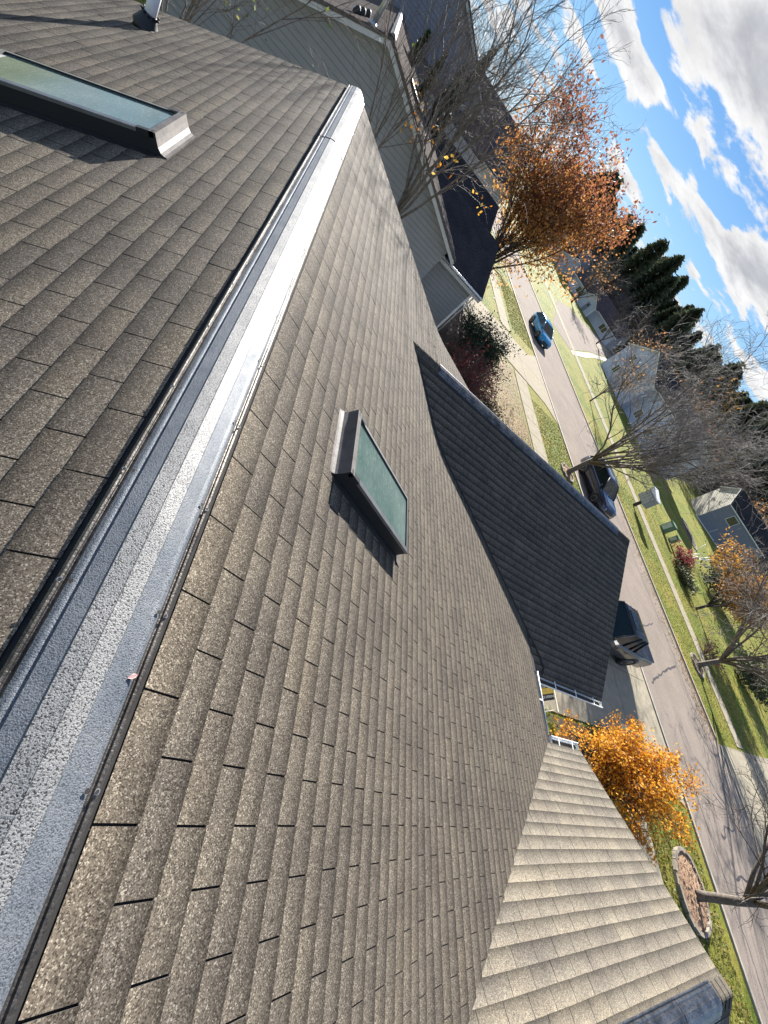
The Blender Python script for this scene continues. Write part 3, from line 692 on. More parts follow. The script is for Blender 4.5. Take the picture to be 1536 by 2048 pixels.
# ------------------------------------------------------------------ trees
def perp(d, rr):
    a = d.orthogonal().normalized(); return (Matrix.Rotation(rr.uniform(0, 6.283), 3, d) @ a)
def grow_tree(seed, height, spread, trunk_h, r0, n_main, levels, up=.55, kids=(5, 4, 4), curve=.12, tip=.35, dens=1.0, lean=(0, 0), rtwig=.006, k0=8, fan=(20, 55), main_from=.55, bias=(0, 0)):
    """-> trunk MB, branch MB, twig MB, tip points [(pos, dir)] for leaves (local, base at origin)"""
    rr = random.Random(seed); T, B, W = MB(), MB(), MB(); tips = []
    def path(p, d, L, n, cv, upw):
        pts = [p]
        for i in range(n):
            d = (d + Vector((rr.gauss(0, cv), rr.gauss(0, cv), rr.gauss(0, cv) + upw * .12))).normalized(); p = p + d * (L / n); pts.append(p)
        return pts, d
    def branch(p, d, L, r, lv):
        n = 5 if lv == 0 else (4 if lv < levels - 1 else 3)
        pts, de = path(p, d, L, n, curve * (1 + .35 * lv), up * (.9 if lv < 2 else .35))
        r1 = max(rtwig * .6, r * .35); rad = [r + (r1 - r) * i / n for i in range(n + 1)]
        (B if lv < 2 and r > .018 else W).tube(pts, rad, 6 if lv == 0 else (4 if lv == 1 else 3), 0, lv == 0)
        if lv >= levels - 1:
            for i in range(1, n + 1): tips.append((pts[i], (pts[i] - pts[i - 1]).normalized()))
            return
        m = max(2, int(kids[min(lv, len(kids) - 1)] * dens + rr.random()))
        for i in range(m):
            f = .25 + .75 * (i + rr.random() * .7) / m; q = min(n - 1, int(f * n)); fr = f * n - q; fr = min(1, fr)
            pp = pts[q].lerp(pts[q + 1], fr); dd = (pts[q + 1] - pts[q]).normalized()
            ang = R(rr.uniform(*fan)) * (1 if lv else .8); side = perp(dd, rr); nd = (dd * math.cos(ang) + side * math.sin(ang)).normalized()
            branch(pp, nd, L * rr.uniform(.42, .68) * (1 - .25 * f), max(rtwig, r * .5 * (1 - .4 * f)), lv + 1)
        tips.append((pts[-1], de))
    tp, d = path(Vector((0, 0, -.1)), Vector((lean[0], lean[1], 1)).normalized(), trunk_h, 4, .03, .2)
    T.tube(tp, [r0 * 1.35, r0 * 1.02, r0, r0 * .93, r0 * .85], k0)
    for i in range(n_main):
        a = 6.283 * (i + rr.random() * .7) / n_main; el = rr.uniform(.15, 1.0) * spread / max(.5, height - trunk_h)
        f = main_from + (1 - main_from) * rr.random(); q = min(3, int(f * 4)); pp = tp[q].lerp(tp[q + 1], min(1, f * 4 - q))
        nd = Vector((math.cos(a) * el + bias[0], math.sin(a) * el + bias[1], 1)).normalized() if up > .1 else Vector((math.cos(a), math.sin(a), .25)).normalized()
        L = (height - pp.z) * rr.uniform(.72, 1.0) * math.sqrt(1 + el * el) * .95
        branch(pp, nd, L, r0 * rr.uniform(.38, .55), 0)
    return T, B, W, tips
def leaf_cloud(mb, tips, n, size, rr, scatter=.18, tone=None, hang=0):
    for _ in range(n):
        p, d = rr.choice(tips); c = p + Vector((rr.gauss(0, scatter), rr.gauss(0, scatter), rr.gauss(0, scatter) - hang * rr.random()))
        a = Vector((rr.gauss(0, 1), rr.gauss(0, 1), rr.gauss(0, 1))).normalized(); b_ = perp(a, rr); s_ = size * rr.uniform(.6, 1.3)
        t = rr.random() if tone is None else min(1, max(0, tone(c) + rr.gauss(0, .18)))
        mb.face([c - a * s_, c - b_ * s_ * .55, c + a * s_, c + b_ * s_ * .55], 0, [(t, .5)] * 4)
def make_tree(name, label, loc, spec, bark, twig, leaf=None, nleaf=0, lsize=.08, scatter=.18, tone=None, group=None, cat='tree', seed=1, only=None, hang=0, low=None):
    T, B, W, tips = grow_tree(seed=seed, **spec); o = local_root(name, label, cat, loc, 0, group)
    t_ = T.build('trunk', bark, o)
    if B.v: B.build('branches', bark, o)
    if nleaf:
        rr = random.Random(seed + 50)
        if low:                                          # drooping lower sprays down to the lawn
            z0, z1, rad, cnt = low
            for _ in range(cnt):
                a = rr.uniform(0, 6.283); z = rr.uniform(z0, z1); q_ = rad * (.35 + .65 * z / z1) * math.sqrt(rr.random()); p_ = Vector((q_ * math.cos(a), q_ * math.sin(a), z)); tips.append((p_, Vector((0, 0, 1))))
                if rr.random() < .35: W.tube([Vector((0, 0, z * .7 + .4)), p_ * .6 + Vector((0, 0, z * .45 + .1)), p_], [.03, .016, .006], 3, 0, False)
        tt = tips if only is None else [q for q in tips if only(q[0])]
        if tt: mb = MB(); leaf_cloud(mb, tt, nleaf, lsize, rr, scatter, tone, hang); mb.build('crown', leaf, o)
    if W.v: W.build('twigs', twig, o)
    return o
def bed(name, label, cat, x, y, r, m, edge=None, n=26, seed=3):
    rr = random.Random(seed); mb = MB(); o = None
    ring = [(x + r * math.cos(2 * math.pi * i / n) * rr.uniform(.93, 1.05), y + r * math.sin(2 * math.pi * i / n) * rr.uniform(.93, 1.05)) for i in range(n)]
    c = (x, y, G + .13)
    for i in range(n): mb.face([c, (*ring[i], G + .02), (*ring[(i + 1) % n], G + .02)])
    for i in range(int(240 * r)):
        a = rr.uniform(0, 6.28); q = r * math.sqrt(rr.random()); px, py = x + q * math.cos(a), y + q * math.sin(a); pz = G + .05 + .1 * (1 - q / r); s_ = rr.uniform(.03, .08); b_ = rr.uniform(0, 6.28)
        mb.face([(px + s_ * math.cos(b_ + k * 2.1), py + s_ * math.sin(b_ + k * 2.1), pz + rr.uniform(0, .05)) for k in range(3)])
    o = mb.build(name, m); tag(o, label, cat); o.location = (0, 0, 0)
    if edge:
        e = MB(); n2 = 20
        for i in range(n2):
            a = 6.283 * i / n2; w = 6.283 * .46 / n2; r0, r1 = r * .98, r * .98 + .13; hh = .1 + rr.uniform(-.02, .03)
            bt_ = [(x + q * math.cos(a + s_ * w), y + q * math.sin(a + s_ * w), G - .02) for q, s_ in ((r0, -1), (r1, -1), (r1, 1), (r0, 1))]
            e.hexa(bt_, [(px, py, G + hh) for px, py, _ in bt_])
        ed = e.build('stone_edge', edge); ed.location = (0, 0, 0); ed.parent = o
    return o

M['twig_pale'] = pbr('pale_grey_twig', (.13, .115, .10), (.27, .25, .225), 6, .8)
# bare tree with a few last leaves between the two houses
BT = dict(height=9.0, spread=3.6, trunk_h=3.7, r0=.13, n_main=7, levels=4, up=.55, kids=(9, 7, 5), curve=.11, fan=(20, 55), main_from=.6, rtwig=.0048)
make_tree('bare_tree', 'bare grey tree with a few orange leaves left, between the two roofs', (3.4, 18.2, G), BT, M['bark'], M['twig'], M['leaf_orange'], 70, .075, .12, seed=12, only=lambda p: p.z < 5.6, group=None)
# big orange-brown tree beyond the neighbour's wing
RT = dict(height=8.5, spread=4.6, trunk_h=2.0, r0=.20, n_main=15, levels=4, up=.5, kids=(7, 5, 4), curve=.08, fan=(16, 46), main_from=.5, rtwig=.010)
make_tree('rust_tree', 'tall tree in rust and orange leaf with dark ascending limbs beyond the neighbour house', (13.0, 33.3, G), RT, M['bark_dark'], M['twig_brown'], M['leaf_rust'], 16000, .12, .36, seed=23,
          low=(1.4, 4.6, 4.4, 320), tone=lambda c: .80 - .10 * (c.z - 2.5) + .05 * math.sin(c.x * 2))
# bare street tree in front of the navy car
FT = dict(bias=(-.05, -.38), height=8.6, spread=4.6, trunk_h=1.9, r0=.17, n_main=13, levels=4, up=.5, kids=(9, 7, 6), curve=.13, fan=(22, 62), main_from=.7, rtwig=.009)
make_tree('street_tree', 'bare street tree with a broad fan of grey branches by the navy car', (21.75, 18.9, G), FT, M['bark'], M['twig_pale'], seed=31)
bed('mulch_ring', 'small mulch ring with stones at the foot of the bare tree by the navy car', 'mulch ring', 21.75, 18.9, .62, M['mulch_pale'], M['stone_edge'])
# street tree at the lower right with its round leaf bed
ST = dict(bias=(-.25, .55), height=6.0, spread=5.5, trunk_h=1.9, r0=.15, n_main=10, levels=4, up=.15, kids=(6, 5, 4), curve=.12, fan=(25, 60), main_from=.75, rtwig=.007, lean=(.12, -.03))
make_tree('street_tree', 'bare dark tree rising from the round leaf-covered bed at the kerb', (21.7, -1.75, G), ST, M['bark'], M['bark_dark'], seed=44)
bed('mulch_ring', 'large round bed of brown leaves edged with stones round a bare tree', 'mulch ring', 21.5, -1.6, 1.12, M['mulch_pale'], M['stone_edge'], seed=8)
# tree across the street, dense grey twigs
AT = dict(height=7.8, spread=6.0, trunk_h=1.7, r0=.17, n_main=13, levels=4, up=.30, kids=(8, 7, 6), curve=.14, fan=(25, 65), main_from=.75, rtwig=.010)
make_tree('street_tree', 'bare grey tree on the far verge with a dense twiggy crown over the sidewalk', (35.8, 9.6, G), AT, M['bark'], M['twig'], seed=52)
bed('mulch_ring', 'ragged mulch ring under the dense twiggy tree on the far verge', 'mulch ring', 35.8, 9.6, .75, M['mulch'], M['stone_edge'], seed=9)
# small verge tree with few rust leaves, in front of the pale gable house
VT = dict(height=5.6, spread=2.8, trunk_h=1.5, r0=.09, n_main=7, levels=3, up=.5, kids=(7, 6), curve=.1, fan=(20, 50), main_from=.7, rtwig=.012)
make_tree('young_tree', 'young tree with sparse rust leaves on the far verge', (36, 39.3, G), VT, M['bark_dark'], M['twig'], M['leaf_rust'], 260, .12, .2, seed=61)
make_tree('young_tree', 'small dark fan-shaped bare tree before the brown-roofed bungalow', (60.5, 80, G), dict(VT, height=7.5, spread=5, r0=.16, rtwig=.02), M['bark_dark'], M['bark_dark'], seed=62)
make_tree('young_tree', 'grey bare tree on the lawn by the lit gable of the bungalow', (54.5, 89, G), dict(VT, height=8, spread=4, r0=.2, rtwig=.022), M['bark_dark'], M['twig'], M['leaf_rust'], 160, .2, .3, seed=63)
# orange tree under the entry roof
OT = dict(height=2.55, spread=1.35, trunk_h=.6, r0=.10, n_main=11, levels=4, up=.25, kids=(6, 5, 4), curve=.16, fan=(25, 70), main_from=.5, rtwig=.006)
make_tree('orange_tree', 'low spreading tree covered in bright orange leaves beside the driveway', (13.9, 1.15, G), OT, M['bark_dark'], M['twig_brown'], M['leaf_orange'], 17000, .043, .09, seed=71, low=(.6, 1.9, 1.35, 140))
# golden tree and shrubs across the street
YT = dict(height=5.4, spread=3.2, trunk_h=1.2, r0=.13, n_main=10, levels=4, up=.3, kids=(6, 5, 4), curve=.14, fan=(25, 65), main_from=.5, rtwig=.010)
make_tree('golden_tree', 'low golden-orange tree on the far lawn before the dark hedge', (44.2, 16.6, G), YT, M['bark_dark'], M['twig_brown'], M['leaf_gold'], 9000, .105, .22, seed=81)
def shrub(name, label, loc, rx, ry, h, mleaf, nleaf, lsize, seed, stems=26, twig=None, group=None, droop=0, cat='shrub'):
    rr = random.Random(seed); o = local_root(name, label, cat, loc, 0, group); W = MB(); tips = []
    for i in range(stems):
        a = rr.uniform(0, 6.28); q = math.sqrt(rr.random()); e = Vector((rx * q * math.cos(a), ry * q * math.sin(a), h * (1 - .55 * q * q) * rr.uniform(.75, 1.05))); p0 = Vector((e.x * .25, e.y * .25, -.02)); mid = p0.lerp(e, .5) + Vector((0, 0, .12 * h))
        pts = [p0, mid, e]; W.tube(pts, [.02, .014, .006], 4, 0, False)
        for j in range(7):
            f = rr.uniform(.2, 1); b_ = p0.lerp(mid, f * 2) if f < .5 else mid.lerp(e, f * 2 - 1); t = b_ + Vector((rr.gauss(0, .22 * rx), rr.gauss(0, .22 * ry), rr.gauss(.05, .12 * h))); t.z = max(.03, t.z); W.tube([b_, t], [.009, .004], 3, 0, False); tips.append((t, Vector((0, 0, 1)))); tips.append((b_.lerp(t, .5), Vector((0, 0, 1))))
    W.build('stems', twig or M['twig_brown'], o)
    if nleaf:
        mb = MB(); leaf_cloud(mb, tips, nleaf, lsize, rr, .12 * max(rx, h) ** .5); mb.build('foliage', mleaf, o)
    return o
shrub('red_shrub', 'dark red shrub at the left edge of the golden tree', (44.2, 21.6, G), 1.6, 1.5, 1.5, M['leaf_red'], 1500, .10, 91)
shrub('olive_shrub', 'dark olive shrub at the foot of the golden tree', (43.2, 19.3, G), 1.2, 2.0, 1.1, M['leaf_olive'], 1500, .09, 92)
shrub('tall_hedge', 'tall dark olive hedge between the golden tree and the grey house', (57, 22.5, G), 4.6, 3.2, 4.6, M['leaf_olive'], 7500, .17, 93, stems=70, cat='hedge')
shrub('tall_hedge', 'green hedge behind the dense twiggy tree across the street', (50, 11.5, G), 2.6, 2.4, 2.6, M['leaf_olive'], 3200, .13, 94, stems=40, cat='hedge')
shrub('red_shrub', 'thin red-stemmed shrub under the dense twiggy tree', (39.9, 11.2, G), .9, 1.6, 1.2, M['leaf_red'], 260, .08, 95, twig=M['twig'])
shrub('bare_shrub', 'tangled bare shrub in the shaded bed beside the neighbour wing', (10.3, 17.0, G), 1.7, 2.0, 2.2, M['leaf_red'], 2600, .055, 96, stems=90, twig=M['twig_brown'])
shrub('bare_shrub', 'reddish twiggy shrub in the shaded bed nearest the garage ridge', (9.6, 14.2, G), 1.3, 1.3, 1.5, M['leaf_red'], 700, .05, 97, stems=40, twig=M['twig_brown'])
shrub('evergreen_shrub', 'dark green evergreen shrub at the corner of the neighbour wing', (11.0, 20.3, G), 1.6, 2.0, 2.5, M['leaf_ever'], 11000, .06, 98, stems=70)
shrub('evergreen_shrub', 'low dark evergreen at the lawn end of the shaded bed', (11.3, 14.8, G), 1.1, 1.5, 1.3, M['leaf_ever'], 5200, .055, 99, stems=40)
shrub('orange_shrub', 'small orange-leaved shrub by the drive in front of the porch', (13.3, 2.1, G), .7, .5, .7, M['leaf_orange'], 420, .05, 101, stems=14)
shrub('orange_shrub', 'low shrub of yellow and orange leaves beside the entry gutter', (11.6, 1.2, G), .8, .6, .9, M['leaf_gold'], 650, .05, 102, stems=16)
shrub('green_shrub', 'dark green shrub along the driveway edge behind the orange tree', (15.9, 2.4, G), 1.2, .45, .6, M['leaf_olive'], 900, .055, 103, stems=22)
def strap_plant(label, loc, n, L, seed):
    rr = random.Random(seed); o = local_root('strap_leaf_plant', label, 'plant', loc); mb = MB()
    for i in range(n):
        a = rr.uniform(0, 6.28); l = L * rr.uniform(.6, 1.15); w = .022; d = Vector((math.cos(a), math.sin(a), 0)); s_ = Vector((-d.y, d.x, 0)); p = Vector((rr.gauss(0, .22), rr.gauss(0, .22), 0)); t = rr.random(); prev = None
        for j in range(5):
            f = j / 4; q = p + d * (l * .8 * f) + Vector((0, 0, l * (1.1 * f - 1.0 * f * f))); cur = (q - s_ * w * (1 - f * .9), q + s_ * w * (1 - f * .9))
            if prev: mb.face([prev[0], prev[1], cur[1], cur[0]], 0, [(t, .5)] * 4)
            prev = cur
    mb.build('foliage', M['leaf_green'], o); return o
strap_plant('clump of yellow-green strap leaves in the bed by the porch', (13.1, 2.35, G), 240, .75, 1)
strap_plant('second, paler clump of strap leaves beside the first towards the entry gutter', (12.4, 1.8, G), 160, .65, 2)

# conifers: narrow ones behind the neighbour, a belt of big ones on the skyline
def conifer_mesh(seed, h, r, n, sz, mat, slim=False):
    rr = random.Random(seed); T = MB(); T.tube([(0, 0, -.1), (0, 0, h * .5), (0, 0, h * .96)], [h * .018, h * .012, h * .003], 6); F = MB()
    for _ in range(n):
        f = rr.random() ** .8; z = h * (.06 + .94 * f); rad = r * ((1 - f) ** (.55 if not slim else .8) * (1 if f > .12 else f / .12 * .6 + .4)) * (.82 + .25 * math.sin(z * 3.1 / max(.5, h / 9) + 2.5 * math.sin(seed + z))); a = rr.uniform(0, 6.28)
        rad *= .75 + .35 * noise.noise(Vector((math.cos(a) * 1.3, math.sin(a) * 1.3, z * .35 + seed)))
        q = rad * (1 - .5 * rr.random() ** 2); c = Vector((q * math.cos(a), q * math.sin(a), z + rr.gauss(0, .02 * h))); d = Vector((math.cos(a), math.sin(a), rr.uniform(-.35, .25) if not slim else rr.uniform(.4, 1.3))).normalized(); b_ = perp(d, rr); s_ = sz * rr.uniform(.6, 1.4); t = rr.random()
        F.face([c - d * s_ * .5, c + b_ * s_ * .33, c + d * s_, c - b_ * s_ * .33], 0, [(t, .5)] * 4)
    return T, F
def conifer(name, label, loc, seed, h, r, n, sz, mat, slim=False, group=None):
    T, F = conifer_mesh(seed, h, r, n, sz, mat, slim); o = local_root(name, label, 'tree', loc, 0, group); T.build('trunk', M['bark_dark'], o); F.build('crown', mat, o); return o
for i, (x, y, z, h, lab) in enumerate([(3.95, 27.6, 1.95, .85, 'tallest narrow dark evergreen, its tip against the sky, behind the neighbour roof'), (3.35, 26.4, .9, .8, 'narrow dark evergreen just below the tallest one behind the neighbour roof'),
                             (2.4, 26.6, .45, .75, 'slim dark evergreen against the big grey gable, second from its ridge'), (1.4, 26.8, .45, .75, 'slimmest dark evergreen highest up along the grey gable')]):
    conifer('narrow_evergreen', lab, (x, y, G), 200 + i, z - G, h, 2600, .17, M['leaf_ever'], True)
protos = []
for i in range(4): protos.append(conifer('pine_tree', 'tall dark pine in the belt of trees behind the far houses', (0, 0, 0), 300 + i, 17, 5.6 - .3 * i, 3600, .95, M['leaf_pine'], False, 'dark pines on the skyline'))
rr = random.Random(5); spots = []
for k in range(72):
    f = k / 71; az = R(23.5 + 50 * f); d = rr.uniform(152, 178) - 16 * f; spots.append((d * math.sin(az), d * math.cos(az), rr.uniform(.95, 1.28)))
used = set()
for k, (x, y, s_) in enumerate(spots):
    i = k % 4
    o = protos[i] if i not in used else copy_tree(protos[i]); used.add(i); o.location = (x, y, G - .3); o.scale = (s_, s_, s_ * rr.uniform(.9, 1.08)); o.rotation_euler = (0, 0, rr.uniform(0, 6.28))
def bare_proto(seed, h, sp, twig, lab, grp, leaf=None, nl=0):
    return make_tree('bare_woodland_tree', lab, (0, 0, 0), dict(height=h, spread=sp, trunk_h=h * .22, r0=h * .016, n_main=8, levels=3, up=.5, kids=(8, 7), curve=.1, fan=(18, 50), main_from=.5, rtwig=.035), M['bark'], twig, leaf, nl, .24, .5, seed=seed, group=grp)
lab = 'bare brown tree in the woodland edge behind the far houses'
bp = [bare_proto(401, 12, 5, M['twig_brown'], lab, 'bare trees at the woodland edge'), bare_proto(402, 11, 5.5, M['twig'], lab, 'bare trees at the woodland edge'), bare_proto(403, 10, 5, M['twig_brown'], lab, 'bare trees at the woodland edge')]
rr = random.Random(11); used = set()
for k in range(34):
    f = k / 33; az = R(25 + 47 * f); d = rr.uniform(134, 150) - 22 * f; i = k % 3
    o = bp[i] if i not in used else copy_tree(bp[i]); used.add(i); s_ = rr.uniform(.6, .95); o.location = (d * math.sin(az), d * math.cos(az), G - .2); o.scale = (s_ * 1.25, s_ * 1.25, s_); o.rotation_euler = (0, 0, rr.uniform(0, 6.28))
make_tree('bare_woodland_tree', 'golden-leaved tree standing among the dark pines on the skyline', (112, 90, G), dict(height=15, spread=4.5, trunk_h=3, r0=.2, n_main=7, levels=3, up=.4, kids=(6, 5), curve=.1, fan=(20, 50), main_from=.5, rtwig=.03), M['bark'], M['twig_brown'], M['leaf_gold'], 1500, .34, .6, seed=411)
lab2 = 'bare tree with russet leaf clinging, between the far houses'
rp = bare_proto(404, 8.5, 5.0, M['twig_brown'], lab2, 'russet trees between the far houses', M['leaf_rust'], 420)
for k, (x, y, s_) in enumerate([(78, 88, 1), (84, 78, .9), (74, 76, .8), (88, 68, 1), (82, 60, .8), (92, 82, 1.1), (84, 106, 1.1), (98, 52, 1)]):
    o = rp if k == 0 else copy_tree(rp); o.location = (x, y, G); o.scale = (s_,) * 3; o.rotation_euler = (0, 0, k * 1.3)
# the wood behind the pines reads as one mass
rr = random.Random(77); wm = MB()
for k in range(15000):
    az = R(rr.uniform(20, 78)); d = rr.uniform(168, 186) - 14 * (math.degrees(az) - 20) / 58; top = 15.5 + 2.6 * noise.noise(Vector((math.degrees(az) * .55, 1, 0))) + 1.6 * noise.noise(Vector((math.degrees(az) * 1.9, 4, 0)))
    z = top * rr.random() ** .55; c = Vector((d * math.sin(az), d * math.cos(az), G + z)); a_ = Vector((rr.gauss(0, 1), rr.gauss(0, 1), rr.gauss(0, .6))).normalized(); b_ = perp(a_, rr); s_ = rr.uniform(.5, 1.3)
    wm.face([c - a_ * s_, c - b_ * s_ * .6, c + a_ * s_, c + b_ * s_ * .6], 0, [(rr.random(), .5)] * 4)
tag(wm.build('woodland', M['leaf_pine']), kind='stuff')
# yellowing bush behind our back slope
make_tree('yellowing_bush', 'thin bush with a few yellow leaves behind the back roof edge', (-4.0, 15.2, G), dict(height=7.0, spread=2.2, trunk_h=2.2, r0=.06, n_main=8, levels=4, up=.5, kids=(6, 5, 4), curve=.12, fan=(20, 50), main_from=.4, rtwig=.005), M['bark'], M['twig_brown'], M['leaf_green'], 420, .05, .1, seed=77, cat='bush')
make_tree('bare_tree', 'slim bare sapling rising before the grey siding at the end of the ridge', (1.3, 16.2, G), dict(height=8.0, spread=2.0, trunk_h=3.6, r0=.06, n_main=6, levels=3, up=.7, kids=(6, 5), curve=.08, fan=(15, 40), main_from=.5, rtwig=.005), M['bark'], M['twig_brown'], seed=78)

# ------------------------------------------------------------------ neighbouring houses
def slope_quad(mb, a, b_, c, d, th=.12, m=0):
    """thick roof plane a-b (ridge) d-c (eave)"""
    v = [Vector(p) for p in (a, b_, c, d)]; dn = Vector((0, 0, -th)); mb.hexa([p + dn for p in v], v, m)
def rows_on(mb, ra, rb, ea, eb, e=.14, th=.012, m=0, seed=1, w=.9):
    """shingle courses as overlapping strips between a ridge edge ra-rb and an eave edge ea-eb"""
    rr = random.Random(seed); ra, rb, ea, eb = map(Vector, (ra, rb, ea, eb)); L = (ea - ra).length; n = int(L / e); nrm = (rb - ra).cross(ea - ra).normalized()
    if nrm.z < 0: nrm = -nrm
    for i in range(n):
        f0, f1 = i / n, (i + 1) / n; A, B, C, D = ra.lerp(ea, f0) + nrm * .002, rb.lerp(eb, f0) + nrm * .002, rb.lerp(eb, f1) + nrm * th, ra.lerp(ea, f1) + nrm * th
        k = max(1, int((B - A).length / w))
        for j in range(k):
            g0, g1 = j / k, (j + 1) / k; q = [A.lerp(B, g0), A.lerp(B, g1), D.lerp(C, g1), D.lerp(C, g0)]; t = rr.random()
            if (q[1] - q[0]).cross(q[2] - q[0]).z < 0: q.reverse()
            mb.face(q, m, [(t, .3)] * 4)
        mb.face([D, C, C - nrm * th, D - nrm * th], m)
def gable(root, ax, c0, c1_, r, half, ze_, zr_, base, ov=.35, wall=None, roof=None, laps=True, trim=None, e=.14, seed=1, fasc=True, wallname='wall', gableboards=.19, endmat=None):
    """gable block. ax 'x' or 'y': ridge direction; ridge runs c0..c1 at cross position r, eaves at r +- half. Walls set in by ov."""
    P = (lambda a, b_, z: (a, b_, z)) if ax == 'x' else (lambda a, b_, z: (b_, a, z))
    rf = MB(); t_ = (zr_ - ze_) / half
    for sg in (-1, 1):
        ra, rb, ea, eb = P(c0, r, zr_), P(c1_, r, zr_), P(c0, r + sg * half, ze_), P(c1_, r + sg * half, ze_)
        q = [ra, rb, eb, ea]; v = [Vector(p) for p in q]; dn = Vector((0, 0, -.10)); rf.hexa([p + dn for p in v], [p - Vector((0, 0, .004)) for p in v], 0); rows_on(rf, ra, rb, ea, eb, e, .014, 0, seed + sg)
    rfo = rf.build('roof', roof, root)
    w = MB(); hw = half - ov; zt = zr_ - t_ * 0 - .14; zw = ze_ + t_ * ov - .14
    lo, hi = c0 + ov, c1_ - ov
    def lapwall(along, fixed, sgn, a0, a1, z0, z1f):
        z = z0; step = gableboards
        while z < z1f(None) - .01:
            zz = min(z + step, z1f(None)); x0, x1 = a0(z), a1(z); x0b, x1b = a0(zz), a1(zz)
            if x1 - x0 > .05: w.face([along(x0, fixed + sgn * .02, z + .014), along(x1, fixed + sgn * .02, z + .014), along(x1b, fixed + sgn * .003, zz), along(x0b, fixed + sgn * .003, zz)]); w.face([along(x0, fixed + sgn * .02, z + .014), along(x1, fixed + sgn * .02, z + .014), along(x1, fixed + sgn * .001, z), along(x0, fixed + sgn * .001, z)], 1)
            z += step
    def lim(sg): return lambda z: (r + sg * hw) if z <= zw else r + sg * max(.001, hw * (zt - z) / (zt - zw))
    end = lambda b_, a, z: P(a, b_, z)
    for fx, sg in ((lo, -1), (hi, 1)):
        lapwall(end, fx, sg, lim(-1), lim(1), base, lambda _: zt)
        if endmat is not None: w.build('gable_wall', [endmat, M['lap_shadow']], root); w = MB()
    side = lambda a, b_, z: P(a, b_, z)
    for sg in (-1, 1): lapwall(side, r + sg * hw, sg, lambda z: lo, lambda z: hi, base, lambda _: zw)
    w.build(wallname, [wall, M['lap_shadow']], root)
    if fasc:
        f = MB()
        for cx, sg in ((c0, 1), (c1_, -1)):
            for s2 in (-1, 1):
                a, b_ = Vector(P(cx + sg * .02, r, zr_ - .105)), Vector(P(cx + sg * .02, r + s2 * half, ze_ - .105)); d = Vector((0, 0, .15)); th = Vector(P(sg * .03, 0, 0)); f.hexa([a - d, a - d + th, b_ - d + th, b_ - d], [a, a + th, b_ + th, b_])
                g0 = Vector(P(cx + sg * .06, 0, 0)); a2, b2 = Vector(P(cx + sg * .05, r, zr_ - .25)), Vector(P(cx + sg * .05, r + s2 * half, ze_ - .25)); w2 = Vector(P(sg * (ov - .06), 0, 0)); f.face([a2, a2 + w2, b2 + w2, b2])
        for s2 in (-1, 1):
            y_ = r + s2 * half; a, b_ = P(c0, y_ - s2 * .03, ze_ - .12), P(c1_, y_ - s2 * .03, ze_ - .12); d = Vector((0, 0, .15)); th = Vector(P(0, s2 * .025, 0)); A, B = Vector(a), Vector(b_); f.hexa([A - d, A - d + th, B - d + th, B - d], [A, A + th, B + th, B])
            a2, b2 = Vector(P(c0, y_ - s2 * .04, ze_ - .265)), Vector(P(c1_, y_ - s2 * .04, ze_ - .265)); w2 = Vector(P(0, -s2 * (ov - .05), 0)); f.face([a2, a2 + w2, b2 + w2, b2])
        f.build('fascia', trim or M['trim_grey'], root)
    return rfo
def window(root, c, u, w, h, nrm, frame, panes=2):
    """window centred at c; u horizontal unit along the wall, nrm outward"""
    c, u, n = Vector(c), Vector(u).normalized(), Vector(nrm).normalized(); z = Vector((0, 0, 1)); fr = MB(); gl = MB(); b_ = .07
    def slab(mb, x0, x1, z0, z1, d0, d1):
        q = [c + u * x + z * y + n * d for d in (d0, d1) for x, y in ((x0, z0), (x1, z0), (x1, z1), (x0, z1))]; mb.hexa(q[:4], q[4:])
    for x0, x1, z0, z1 in ((-w / 2, w / 2, -h / 2, -h / 2 + b_), (-w / 2, w / 2, h / 2 - b_, h / 2), (-w / 2, -w / 2 + b_, -h / 2 + b_, h / 2 - b_), (w / 2 - b_, w / 2, -h / 2 + b_, h / 2 - b_)): slab(fr, x0, x1, z0, z1, .0, .06)
    if panes == 2: slab(fr, -.03, .03, -h / 2 + b_, h / 2 - b_, .0, .05)
    if panes == 3: slab(fr, -w / 2 + b_, w / 2 - b_, -.03, .03, .0, .05)
    slab(gl, -w / 2 + b_, w / 2 - b_, -h / 2 + b_, h / 2 - b_, .012, .024)
    f = fr.build('window', frame, root); sub(gl, 'pane', M['glass_dark'], f, root); return f

M['lap_shadow'] = pbr('siding_lap_shadow', (.07, .07, .066), (.11, .11, .10), 6, .8)  # dark underside of each lap: its shadow line put into the colour
nb = world_root('neighbour_house', 'grey-sided neighbour house with a brown gable roof and dark wings next door', 'house', (2, 22, G))
gable(nb, 'y', 19.5, 34.5, .22, 6.4, -2.85, -.04, G, .42, M['siding_grey'], M['roof_brown'], seed=3)
gable(nb, 'x', 1.5, 9.2, 24.0, 3.55, -3.26, -1.74, G, .38, M['siding_grey'], M['roof_dark'], seed=5, e=.15)
gable(nb, 'x', 3.2, 9.9, 30.3, 3.5, -2.88, -1.34, G, .38, M['siding_grey'], M['roof_dark'], seed=7, e=.15)
cb = MB(); cb.box(8.74, 8.85, 20.775, 20.82, G, -3.35); cb.box(8.825, 8.86, 20.825, 20.95, G, -3.35); cb.build('corner_board', M['trim'], nb)
ng = MB(); ng.tube([(6.0, 20.37, -3.28), (9.18, 20.37, -3.28)], [.05, .05], 8); ng.tube([(8.95, 20.6, -3.4), (8.95, 20.72, -3.7), (8.95, 20.73, G)], [.035, .035, .035], 6); ng.build('gutter', M['trim'], nb)
